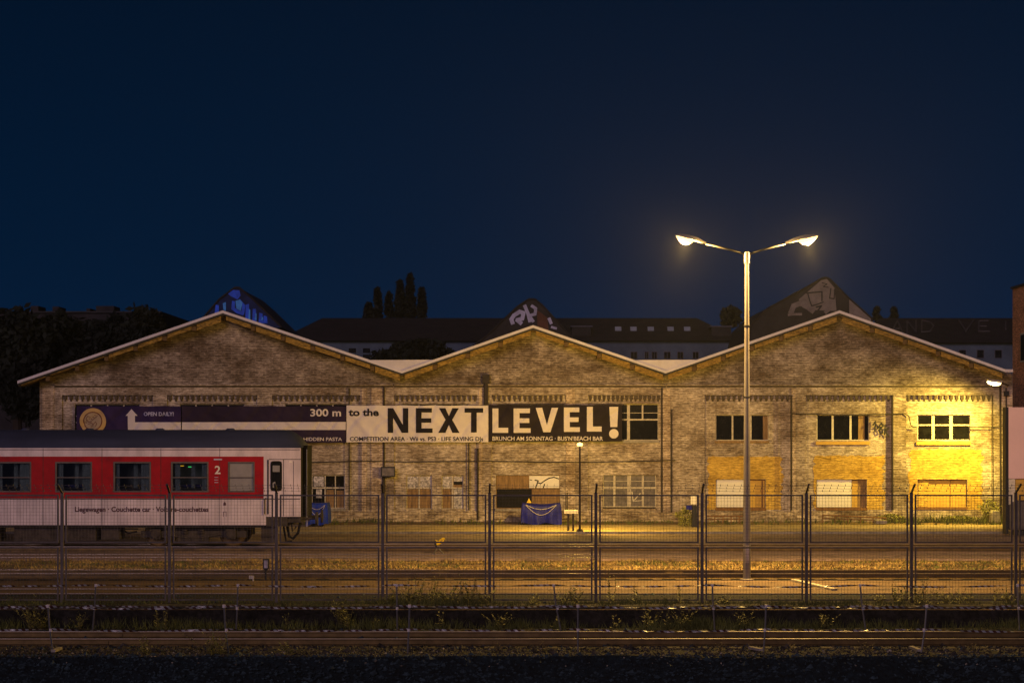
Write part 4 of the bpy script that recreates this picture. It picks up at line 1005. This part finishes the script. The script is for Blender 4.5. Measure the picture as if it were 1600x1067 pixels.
def tape(tops, frac, label, seed, d):
    q = MB(); rr = random.Random(seed)
    for (t0, b0), (t1, b1_) in zip(tops, tops[1:]):
        A = t0.lerp(b0, frac); B = t1.lerp(b1_, frac); n = 46; sag = rr.uniform(.02,.06); tw = rr.uniform(2.0,7.5)*rr.choice((-1,1)); ph = 0
        vs = []; fs = []
        for i in range(n+1):
            t = i/n; c = A.lerp(B,t)-Vector((0,0,sag*4*t*(1-t)+0)); an = ph+tw*math.pi*t+.25*math.sin(9*t)
            u = Vector((0, math.sin(an), math.cos(an)))*.019
            vs += [c-u, c+u]
        for i in range(n): fs.append((2*i,2*i+2,2*i+3,2*i+1))
        nv = len(vs); q.add(vs+[v+Vector((0,.002,.001)) for v in vs], fs+[tuple(j+nv for j in f[::-1]) for f in fs])
    q.build("barrier_tape", M['tape'], label=label, cat="barrier tape", group="striped barrier tape along the nearest track")
tA = rowposts(rowA, 42.45, 1.02, "far"); tB = rowposts(rowB, 38.0, .96, "near")
tape(tA, .02, "upper striped tape of the far row, just below the fence foot", 1, 42); tape(tA, .45, "lower striped tape of the far row, before the dark bank", 2, 42)
tape(tB, .03, "upper striped tape of the near row, over the dark bank", 3, 38); tape(tB, .48, "lower striped tape of the near row, just above the nearest rails", 4, 38)
# ---------------------------------------------------------------- yard details
yd = 63.0
ylt = thing("track_trolley", (X(683,yd), yd, .02), "small yellow trackside device on splayed grey legs", "trackside device")
q = MB(); c = Vector(P(688.5,845.5,yd))
pts = [c+Vector((math.cos(a)*.11+math.sin(a)*.05, 0, math.sin(a)*.08+math.cos(a)*.06)) for a in [2*math.pi*k/16 for k in range(17)]]
q.tube(pts, .03, 6); q.build("hoop", M['yellow'], ylt)
q = MB(); q.pprism([(680,843),(684,844),(686,850),(682,851)], yd, .12); q.build("lamp_body", M['yellow'], ylt)
q = MB(); q.pprism([(678,846),(681,844),(682,852),(679,851)], yd-.01, .14); q.pbox(680,683,851,856,yd,.1); q.build("bracket", M['black'], ylt)
for a in (677, 694):
    q = MB(); q.tube([P(684,855,yd), P(a,866,yd-.3)], .02, 6); q.build("leg", M['steel'], ylt)
sgd = 51.9-.6
sg = thing("dwarf_signal", (X(415,sgd), sgd, .03), "small black framed signal with a white lens on a short post", "signal")
q = MB(); q.pprism([(410.5,873),(420,873),(420,888),(416.5,891),(413.5,891),(410.5,888)], sgd, .12); q.build("signal_case", M['black'], sg, bevel=.01)
q = MB(); q.pprism([(412.5,875),(418,875),(418,887),(412.5,887)], sgd-.012, .01); q.build("lens", M['signal_w'], sg)
q = MB(); q.tube([P(415,891,sgd+.05),(X(415,sgd),sgd+.05,.03)], .03, 8); q.build("post", M['black'], sg)
md_ = 51.0
q = MB(); q.pprism([(389,899),(396.5,899),(396.5,911),(394.5,911),(394.5,904),(389,904)], md_, .05); q.build("marker_post", M['frame_w'], label="small cream right angled marker left of the dwarf signal", cat="marker")
def plank(pa, pb, d0, d1, z, wdt, label):
    a = Vector((X(pa,d0), d0, z)); b = Vector((X(pb,d1), d1, z)); n_ = (b-a).cross(Vector((0,0,1))).normalized()*wdt/2; q = MB()
    vs = [a-n_, b-n_, b+n_, a+n_]; vs = vs+[v+Vector((0,0,.05)) for v in vs]
    q.add(vs, [(3,2,1,0),(4,5,6,7),(0,1,5,4),(1,2,6,5),(2,3,7,6),(3,0,4,7)]); q.build("plank", M['kerb'], label=label, cat="plank", group="loose planks on the ground")
plank(1240, 1304, 51.0, 47.9, .032, .16, "long pale plank lying across the tan road right of the street lamp")
plank(1423, 1437, 38.6, 38.0, ZF+.03, .09, "short bright stick at the foot of a post in the right foreground")
plank(1172, 1189, 38.5, 38.1, ZF+.03, .09, "short bright stick in the middle foreground right of the centre")
plank(83, 94, 37.9, 38.4, ZF+.03, .09, "short dull stick at the foot of the far left near post")
# ---------------------------------------------------------------- grass and stones
def blades(n, x0, x1, y0, y1, z, hmin, hmax, m, name, label, dens=None, wd=.012, lean=.35, seed=1):
    r = np.random.default_rng(seed); vs = []; fs = []
    k = 0; tries = 0
    while k < n and tries < n*8:
        tries += 1
        x, y = r.uniform(x0,x1), r.uniform(y0,y1)
        p = .42+1.3*noise.noise(Vector((x*.35, y*.8, seed)))+.35*noise.noise(Vector((x*1.3, y*2, seed+3)))
        if dens: p *= dens(x,y)
        if r.uniform() > p: continue
        k += 1; h = r.uniform(hmin,hmax)*(.6+.6*p)
        for _ in range(4):
            a = r.uniform(0,6.28); lx_, ly = r.normal(0,lean)*h, r.normal(0,lean)*h; ox, oy = r.normal(0,.05,2); w_ = wd*r.uniform(.7,1.5); b = len(vs)
            cx_, sx_ = math.cos(a)*w_, math.sin(a)*w_
            vs += [(x+ox-cx_, y+oy-sx_, z), (x+ox+cx_, y+oy+sx_, z), (x+ox+lx_, y+oy+ly, z+h)]
            fs.append((b,b+1,b+2))
    q = MB(); q.v = vs; q.f = fs; q.m = [0]*len(fs)
    return q.build(name, M[m], label=label, cat="grass", kind="stuff", org=((x0+x1)/2,(y0+y1)/2,z))
blades(11000, -32, 32, 53.6, 59.7, -.02, .03, .11, 'grass_dry', "dry_grass", "golden dry grass between the rails and the asphalt", seed=1, wd=.02, lean=.9)
blades(3500, -32, 32, 54.0, 59.7, -.02, .04, .14, 'grass_g', "green_grass", "greenish tufts mixed into the dry grass", seed=5, dens=lambda x,y: 1.4 if x > 10 and y > 57.5 else .5)
blades(2600, -24, 26, 42.5, 43.15, ZF, .08, .3, 'grass_g', "bank_grass", "yellow green grass at the foot of the dark bank", seed=6, wd=.009)
blades(3200, -24, 26, 43.45, 44.6, 0, .05, .2, 'grass_g', "fence_grass", "grass growing along the foot of the mesh fence", seed=7, wd=.009)
blades(1500, -34, 34, 82.4, 85.35, .03, .08, .3, 'grass_g', "wall_grass", "grass and weeds along the foot of the warehouse wall", seed=8, wd=.02, dens=lambda x,y: 1.6 if x > 14 else .35)
def stones(n, y0, y1, x0, x1, zf, rmin, rmax, m, name, label, seed):
    r = np.random.default_rng(seed); vs = []; fs = []
    base = [(1,0,0),(-1,0,0),(0,1,0),(0,-1,0),(0,0,1),(0,0,-1)]; bf = [(0,2,4),(2,1,4),(1,3,4),(3,0,4),(2,0,5),(1,2,5),(3,1,5),(0,3,5)]
    for _ in range(n):
        x, y = r.uniform(x0,x1), r.uniform(y0,y1); s = r.uniform(rmin,rmax)*(1 if r.uniform() < .93 else 1.8); b = len(vs); z = zf(x,y)
        k = r.uniform(.5,1.3,(6,3))
        for i, c in enumerate(base): vs.append((x+c[0]*s*k[i,0]+r.normal(0,s*.2), y+c[1]*s*k[i,1], z+c[2]*s*.7*k[i,2]+s*.2))
        fs += [tuple(j+b for j in f) for f in bf]
    q = MB(); q.v = vs; q.f = fs; q.m = [0]*len(fs)
    return q.build(name, M[m], label=label, cat="gravel", kind="stuff", org=((x0+x1)/2,(y0+y1)/2,0))
slz = lambda x,y: ZF-(37.35-y)*(2.8/3.35) if y < 37.35 else ZF
stones(16000, 35.8, 37.6, -20.5, 20.5, slz, .018, .05, 'stone_d', "bank_gravel", "dark loose gravel on the near bank", 3)
stones(1100, 37.15, 38.7, -22, 22, slz, .012, .034, 'stone', "track_rubble", "pale rubble and litter along the top of the near bank", 4)
stones(9000, 38.3, 42.4, -24, 24, lambda x,y: ZF, .015, .04, 'stone_d', "track_ballast", "dark ballast around the nearest rails", 5)
M['stone_m'] = mat('ballast_stone', (.055,.045,.038), .8, var=.8, vscale=4)
stones(9000, 37.35, 39.2, -22, 22, lambda x,y: ZF, .018, .05, 'stone_m', 'shoulder_ballast', 'mixed ballast stones between the nearest rail and the bank edge', 15)
stones(2500, 44.4, 46.9, -25, 25, lambda x,y: .012, .012, .03, 'stone_d', "fence_gravel", "dark gravel behind the mesh fence", 6)
# ---------------------------------------------------------------- weeds
def weed(px, d, z, h, kind, label, seed):
    h *= .95
    r = random.Random(seed); x = X(px, d)
    t = thing("weed", (x,d,z), label, "weed", "tall weeds along the fence and tracks")
    s = MB(); l = MB(); n = {'tall':3,'bush':8,'dry':7}[kind]
    for k in range(n):
        sp_ = {'tall':.10,'bush':.42,'dry':.40}[kind]
        a = Vector((x+r.uniform(-.04,.04), d+r.uniform(-.04,.04), z-.02)); hh = h*r.uniform(.65,1.05)
        tp = a+Vector((r.gauss(0,sp_)*h, r.gauss(0,sp_)*h, hh)); mid = a.lerp(tp,.5)+Vector((r.gauss(0,.03),0,.04*h))
        s.tube([a,mid,tp], [.006,.005,.002], 4, cap=False)
        m_ = int(hh*(34 if kind != 'tall' else 30))
        for j in range(m_):
            f = (j+1)/m_; p = (a.lerp(mid,f*2) if f < .5 else mid.lerp(tp,f*2-1))
            L_ = r.uniform(.06,.15)*(1.15-f*.6)*(1 if kind != 'dry' else .6); an = r.uniform(0,6.28)
            dv = Vector((math.cos(an), math.sin(an), r.uniform(.0,.9))).normalized()*L_; sd_ = dv.cross(Vector((0,0,1))).normalized()*L_*.2
            l.add([p, p+dv*.5+sd_, p+dv, p+dv*.5-sd_], [(0,1,2,3)])
    s.build("stem", M['stem'], t); l.build("foliage", M['weed_dry' if kind == 'dry' else 'weed'], t)
W = [(648,44.3,0,.6,'bush'),(681,44.3,0,.7,'tall'),(700,44.2,0,.55,'bush'),(733,44.3,0,.6,'bush'),(610,44.3,0,.35,'bush'),(1015,42.9,ZF,.45,'bush'),(960,42.8,ZF,.4,'tall'),(1290,42.9,ZF,.35,'bush'),(1405,44.3,0,.5,'bush'),(1462,44.3,0,.5,'tall'),(1515,44.2,0,.5,'tall'),(1575,44.2,0,.45,'bush'),(590,42.9,ZF,.35,'tall'),(780,42.9,ZF,.4,'bush'),(870,42.9,ZF,.35,'tall'),(635,44.4,0,.55,'bush'),(655,44.2,0,.75,'tall'),(672,44.3,0,.6,'bush'),(690,44.1,0,.6,'tall'),(708,44.3,0,.45,'bush'),(722,44.2,0,.75,'tall'),(742,44.3,0,.8,'tall'),(757,44.4,0,.5,'bush'),
     (880,44.2,0,.5,'bush'),(896,44.1,0,.5,'bush'),(953,44.2,0,.85,'tall'),(993,44.3,0,.55,'tall'),(1062,44.2,0,.5,'tall'),(832,44.0,0,.25,'bush'),(1128,44.2,0,.25,'bush'),
     (1375,44.3,0,.3,'bush'),(1397,44.2,0,.55,'tall'),(1432,44.1,0,.6,'bush'),(1447,44.2,0,.75,'tall'),(1480,44.3,0,.35,'bush'),(1500,44.2,0,.4,'bush'),(1552,44.1,0,.5,'tall'),
     (50,42.6,ZF,.75,'bush'),(62,42.7,ZF,.5,'bush'),(125,42.8,ZF,.4,'bush'),(245,42.7,ZF,.65,'tall'),(258,42.6,ZF,.6,'tall'),(447,42.9,ZF,.4,'tall'),(532,43.0,ZF+.1,.55,'bush'),(545,42.9,ZF,.5,'bush'),(685,42.9,ZF,.5,'tall'),(1043,42.9,ZF,.5,'tall'),(1065,43.0,ZF,.5,'bush'),(1163,42.9,ZF,.4,'bush'),
     (230,37.6,ZF,.42,'bush'),(330,37.5,ZF,.55,'bush'),(345,37.6,ZF,.5,'bush'),(450,37.5,ZF,.3,'bush'),(780,38.2,ZF,.28,'dry'),(845,38.2,ZF,.28,'dry'),(1125,38.3,ZF,.22,'dry'),(1235,38.3,ZF,.24,'dry'),(1355,38.3,ZF,.26,'dry'),(1520,38.3,ZF,.2,'dry'),
     (838,44.35,0,.3,'tall'),(925,55.5,0,.7,'tall'),(893,56.0,0,.5,'tall')]
SEEN = {}
KW = {'tall':'tall thin weed','bush':'bushy green weed','dry':'reddish dry weed'}
for i, (px, d, z, h, kind) in enumerate(W):
    zone = "at the fence foot" if 43.9 < d < 45 else ("below the dark bank" if d > 42 and d < 43.9 else ("on the near bank edge" if d < 40 else "in the dry grass"))
    pn = min(range(1, 11), key=lambda k: abs(pp[k]-px)); side = "left of" if px < pp[pn] else "right of"
    base_ = f"{KW[kind]} {zone}, {side} the {ORD[pn-1]} fence post"; same = SEEN.get(base_, 0); SEEN[base_] = same+1
    _u = sum(1 for q_ in W[:i] if q_[4] == kind and abs(q_[1]-d) < 1.5 and min(range(1,11), key=lambda k: abs(pp[k]-q_[0])) == pn and (q_[0] < pp[pn]) == (px < pp[pn]))
    weed(px, d, z, h, kind, f"{['','another ','a third ','a fourth ','a fifth ','a sixth '][min(same,5)]}{KW[kind]} {zone}, {side} the {ORD[pn-1]} fence post", 100+i)
# ---------------------------------------------------------------- trees
def tree(name, px, d, pyt, pyb_crown, wpx, label, n=2600, shape='round', leaf=.22, seed=0, group=None, base=-.02, blobs=12):
    r = np.random.default_rng(seed); x = X(px,d); zt = Z(pyt,d); zc = Z(pyb_crown,d); R = wpx/2*d/F
    t = thing(name, (x,d,base), label, "tree", group)
    q = MB(); q.tube([(x,d,base),(x+.1,d,zc*.6),(x,d,(zc+zt)/2),(x,d,zt-.2*(zt-zc))], [R*.14+.06,R*.11+.05,R*.07+.03,.02], 8)
    for k in range(6):
        a = r.uniform(0,6.28); z0_ = zc+(zt-zc)*r.uniform(.05,.5); q.tube([(x,d,z0_-.3),(x+math.cos(a)*R*.6,d+math.sin(a)*R*.6,z0_+(zt-zc)*.25)], [R*.05+.02,.01], 5)
    q.build("trunk", M['trunk'], t)
    H = zt-zc; cs = []
    for k in range(blobs):
        if shape == 'column': u = r.uniform(0,1); rr = R*(.85*math.sin(math.pi*min(1,.12+.86*u))**.6)*(1-.55*u); a = r.uniform(0,6.28); cs.append((x+math.cos(a)*rr*.6, d+math.sin(a)*rr*.6, zc+H*u*.93, max(.10,rr*.5), H*.07))
        else:
            a = r.uniform(0,6.28); u = r.uniform(-.8,.75); rad = math.sqrt(1-u*u)*R*.72*r.uniform(.5,1); cs.append((x+math.cos(a)*rad, d+math.sin(a)*rad, (zc+zt)/2+u*H*.42, R*r.uniform(.28,.5), H*r.uniform(.12,.22)))
    vs = []; fs = []
    for k in range(n):
        cx_, cy_, cz_, cr_, ch_ = cs[r.integers(len(cs))]; v = r.normal(0,1,3); v /= np.linalg.norm(v); f = r.uniform(.2,1.05)**.5*(1 if r.uniform() < .9 else r.uniform(1.1,1.5))
        p = np.array([cx_+v[0]*cr_*f, cy_+v[1]*cr_*f, cz_+v[2]*ch_*f])
        a = r.normal(0,1,3); a /= np.linalg.norm(a); b = np.cross(a, r.normal(0,1,3)); b /= np.linalg.norm(b); s = leaf*r.uniform(.5,1.2); i0 = len(vs)
        vs += [tuple(p-a*s), tuple(p+b*s*.5), tuple(p+a*s), tuple(p-b*s*.5)]; fs.append((i0,i0+1,i0+2,i0+3))
    q = MB(); q.v = vs; q.f = fs; q.m = [0]*len(fs); q.build("crown", M['leaf'], t)
gt = "poplars beyond the far building"
for i, (px, pt, w_, lb) in enumerate(((576,474,22,"lowest poplar, leftmost of the dark row"),(590,447,17,"slim poplar second from the left in the row"),(608,457,16,"slim short poplar in the gap of the row"),(625,436,21,"tall poplar left of the tallest one"),(641,426,23,"tallest poplar of the dark row"),(659,449,19,"rightmost poplar of the dark row"))):
    tree("poplar_tree", px, 150, pt, 505, w_, lb, 2200, 'column', .28, i, gt, blobs=48)
g2 = "trees behind the warehouse"
tree("broadleaf_tree", 650, 120, 527, 580, 124, "dark spreading tree in front of the far building, seen over the first roof valley", 6500, 'round', .22, 20, g2, blobs=26)
tree("broadleaf_tree", 1140, 150, 477, 510, 38, "small round tree top left of the street lamp pole", 1500, 'round', .25, 21, g2)
tree("broadleaf_tree", 1371, 150, 476, 512, 20, "narrow tree top right of the largest lantern", 1200, 'column', .25, 22, g2)
tree("broadleaf_tree", 1396, 150, 479, 512, 22, "narrow tree top left of the faded roof letters", 1200, 'column', .25, 23, g2)
tree("broadleaf_tree", 228, 100, 469, 600, 90, "large dark tree rising behind the left gable slope", 7000, 'round', .25, 24, g2, blobs=26)
tree("broadleaf_tree", 165, 105, 484, 600, 100, "dark tree left of the large one behind the left gable", 5000, 'round', .28, 25, g2, blobs=22)
tree("broadleaf_tree", 95, 98, 487, 640, 110, "dark tree beside the far left end of the warehouse", 6000, 'round', .28, 26, g2, blobs=24)
tree("broadleaf_tree", 25, 96, 476, 660, 120, "dark tree cut by the left edge of the view", 6500, 'round', .28, 27, g2, blobs=24)
# bushes at the wall
def bush(px, d, w_, h, label, seed):
    r = np.random.default_rng(seed); x = X(px,d); t = thing("bush", (x,d,.03), label, "bush", "bushes at the foot of the warehouse")
    q = MB()
    for k in range(7): a = r.uniform(0,6.28); q.tube([(x,d,.02),(x+math.cos(a)*w_*.3,d+math.sin(a)*.2,h*.7)], [.015,.005], 4)
    q.build("stem", M['stem'], t); vs = []; fs = []
    for k in range(900):
        v = r.normal(0,1,3); v /= np.linalg.norm(v); f = r.uniform(.2,1)**.5; p = np.array([x+v[0]*w_/2*f*(1+.3*math.sin(v[2]*5)), d+v[1]*.35*f, .03+h*.5+v[2]*h*.5*f])
        a = r.normal(0,1,3); a /= np.linalg.norm(a); b = np.cross(a, r.normal(0,1,3)); b /= np.linalg.norm(b); s = .05*r.uniform(.5,1.3); i0 = len(vs)
        vs += [tuple(p-a*s), tuple(p+b*s*.5), tuple(p+a*s), tuple(p-b*s*.5)]; fs.append((i0,i0+1,i0+2,i0+3))
    q = MB(); q.v = vs; q.f = fs; q.m = [0]*len(fs); q.build("foliage", M['weed'], t)
bush(1071, 80.6, .85, .85, "dark bush beside the utility post and the third from right fence post", 1)
bush(1392, 84.6, 1.0, .4, "low green bush at the end of the sloping railing", 2)
bush(1546, 84.9, .9, 1.1, "straggly bush climbing the right corner of the warehouse", 3)
bush(1500, 84.9, 1.4, .3, "low flat bush under the rightmost lower window", 4)
# ---------------------------------------------------------------- far buildings
FB = 130.0
def farb(px0, px1, pyr, pye, label, extra=None):
    t = thing("far_building", (X((px0+px1)/2,FB), FB+6, 0), label, "building")
    q = MB(); q.box(X(px0,FB)+.2, X(px1,FB)-.2, FB, FB+12, -.05, Z(pye,FB)); q.build("wall", M['farwall'], t)
    q = MB(); ze = Z(pye,FB); zr = HC-(pyr-HY)*(FB+6)/F; xa, xb = X(px0,FB), X(px1,FB)
    q.add([(xa,FB-.4,ze),(xb,FB-.4,ze),(xb-2.5,FB+6,zr),(xa+2.5,FB+6,zr),(xa,FB+12.4,ze),(xb,FB+12.4,ze)], [(0,1,2,3),(3,2,5,4),(0,3,4),(1,5,2)]); q.add([(xa,FB-.4,ze-.02),(xb,FB-.4,ze-.02),(xb,FB+12.4,ze-.02),(xa,FB+12.4,ze-.02)], [(0,1,2,3)])
    q.build("roof", M['farroof'], t); return t
fb1 = farb(432, 1160, 497, 533, "long dark roofed house block beyond the two roof valleys")
for a, b, c, d_ in ((545,556,544,551),(567,578,544,551),(545,556,554,562),(567,578,554,562),(985,996,549,561),(1007,1014,549,561),(1018,1027,549,561),(1037,1048,549,561),(1058,1068,549,561),(1082,1092,549,561)):
    q = MB(); m_ = 'farframe' if a > 900 else 'pane_dark'; e_ = .9
    q.pbox(a,b,c,d_,FB-.06,.05); wo = q.build("window", M[m_], fb1)
    q = MB(); q.pbox(a+e_,(a+b)/2-.3,c+e_,d_-e_,FB-.075,.01); q.pbox((a+b)/2+.3,b-e_,c+e_,d_-e_,FB-.075,.01); q.build("pane", M['pane_dark'], wo)
def on_roof(px, py, fb_eave=533, pyr=497):
    # point on the front slope
    ze = Z(fb_eave,FB); zr = HC-(pyr-HY)*(FB+6)/F; best = None
    for k in range(200):
        t = k/199; y = FB-.4+6.4*t; z = ze+(zr-ze)*t; v = HY-(z-HC)*F/y
        if best is None or abs(v-py) < best[0]: best = (abs(v-py), y, z)
    return (px-CX)*best[1]/F, best[1], best[2]
for px in (966,990,1017,1048,1074):
    x,y,z = on_roof(px, 517); q = MB(); q.add([(x-.22,y-.12,z-.16),(x+.22,y-.12,z-.16),(x+.22,y+.22,z+.3),(x-.22,y+.22,z+.3),(x-.22,y+.1,z-.3),(x+.22,y+.1,z-.3)], [(0,1,2,3),(0,1,5,4)]); q.build("skylight", M['farglass'], fb1)
for px in (908,1125):
    x,y,z = on_roof(px, 520); q = MB(); q.box(x-.65,x+.65,y-.8,y+1.5,z-.4,z+.35); dm = q.build("dormer", M['slate'], fb1); q = MB(); q.box(x-.75,x+.75,y-.95,y+1.2,z+.355,z+.43); q.build("dormer_roof", M['farframe'], dm)
fb2 = farb(1345, 1760, 497, 536, "far house with faded letters painted across its dark roof")
for a in (1470,1498,1526,1554):
    q = MB(); q.pbox(a,a+12,546,560,FB-.06,.05); wo = q.build("window", M['farframe'], fb2); q = MB(); q.pbox(a+1,a+11,547,559,FB-.075,.01); q.build("pane", M['pane_dark'], wo)
# letters on the roof slope
def roof_text(strokes):
    for pts in strokes:
        q = MB()
        P3 = [Vector(on_roof(a,b,536,497))+Vector((0,-.06,.06)) for a,b in pts]
        for a, b in zip(P3, P3[1:]):
            q.tube([a,b], .07, 4)
        q.build("roof_lettering", M['chalk'], fb2)
roof_text([[(1392,522),(1402,503),(1410,521)],[(1395,515),(1407,515)],[(1417,521),(1417,503),(1431,520),(1431,502)],[(1440,520),(1440,502),(1452,504),(1459,511),(1453,519),(1440,520)],
           [(1498,502),(1509,519),(1521,502)],[(1544,502),(1529,503),(1529,519),(1546,519)],[(1529,511),(1541,511)],[(1571,504),(1571,516)]])
# orange brick building at right
bxx = 25.55
ob = thing("brick_building", (bxx+6,90,0), "tall orange brick building cut off by the right edge", "building")
q = MB(); q.box(bxx, bxx+12, 80, 98, -.05, Z(452,98)); q.build("wall", M['brick_orange'], ob)
q = MB(); q.box(bxx-.08, bxx+12.1, 79.9, 98.1, Z(452,98)+.002, Z(452,98)+.12); q.build("coping", M['slate'], ob)
def dside(px): return F*bxx/(px-CX)
for k_ in range(2):
    da, db_ = dside(1595)-k_*5, dside(1622)-k_*5; zt_, zb__ = Z(520,96), Z(566,96)
    q = MB(); q.box(bxx-.03, bxx+.02, db_, da, zb__, zt_); wo = q.build("window", M['frame'], ob); q = MB(); q.box(bxx-.045,bxx-.032,db_+.12,(da+db_)/2-.05,zb__+.1,zt_-.1); q.box(bxx-.045,bxx-.032,(da+db_)/2+.05,da-.12,zb__+.1,zt_-.1); q.build("pane", M['pane_dark'], wo)
# dark block at far left
db = thing("apartment_block", (X(60,125),130,0), "black silhouette of an apartment block behind the left trees", "building")
q = MB(); q.box(X(-260,125), X(250,125), 125, 138, -.05, Z(489,125)); q.build("wall", M['slate'], db)
q = MB(); q.box(X(-262,125)-.2, X(252,125), 124.8, 138.2, Z(489,125)+.002, Z(486.5,125)); q.build("roof", M['roof'], db)
for a, b, t_ in ((48,60,478),(82,92,479),(135,141,482),(150,178,478)):
    q = MB(); q.pbox(a,b,t_,486.3,126,2); q.build("chimney", M['slate'], db)
# ---------------------------------------------------------------- haze
hz = MB(); hz.box(-500, 500, -85, 620, -4.3, 20)
hm = bpy.data.materials.new("haze"); hm.use_nodes = True; t = hm.node_tree; t.nodes.remove(t.nodes["Principled BSDF"])
pv = t.nodes.new("ShaderNodeVolumePrincipled"); pv.inputs["Density"].default_value = .00019; pv.inputs["Color"].default_value = (.80,.84,1,1); pv.inputs["Anisotropy"].default_value = .45
t.links.new(pv.outputs[0], t.nodes["Material Output"].inputs["Volume"])
ho = hz.build("haze", hm, kind="stuff")
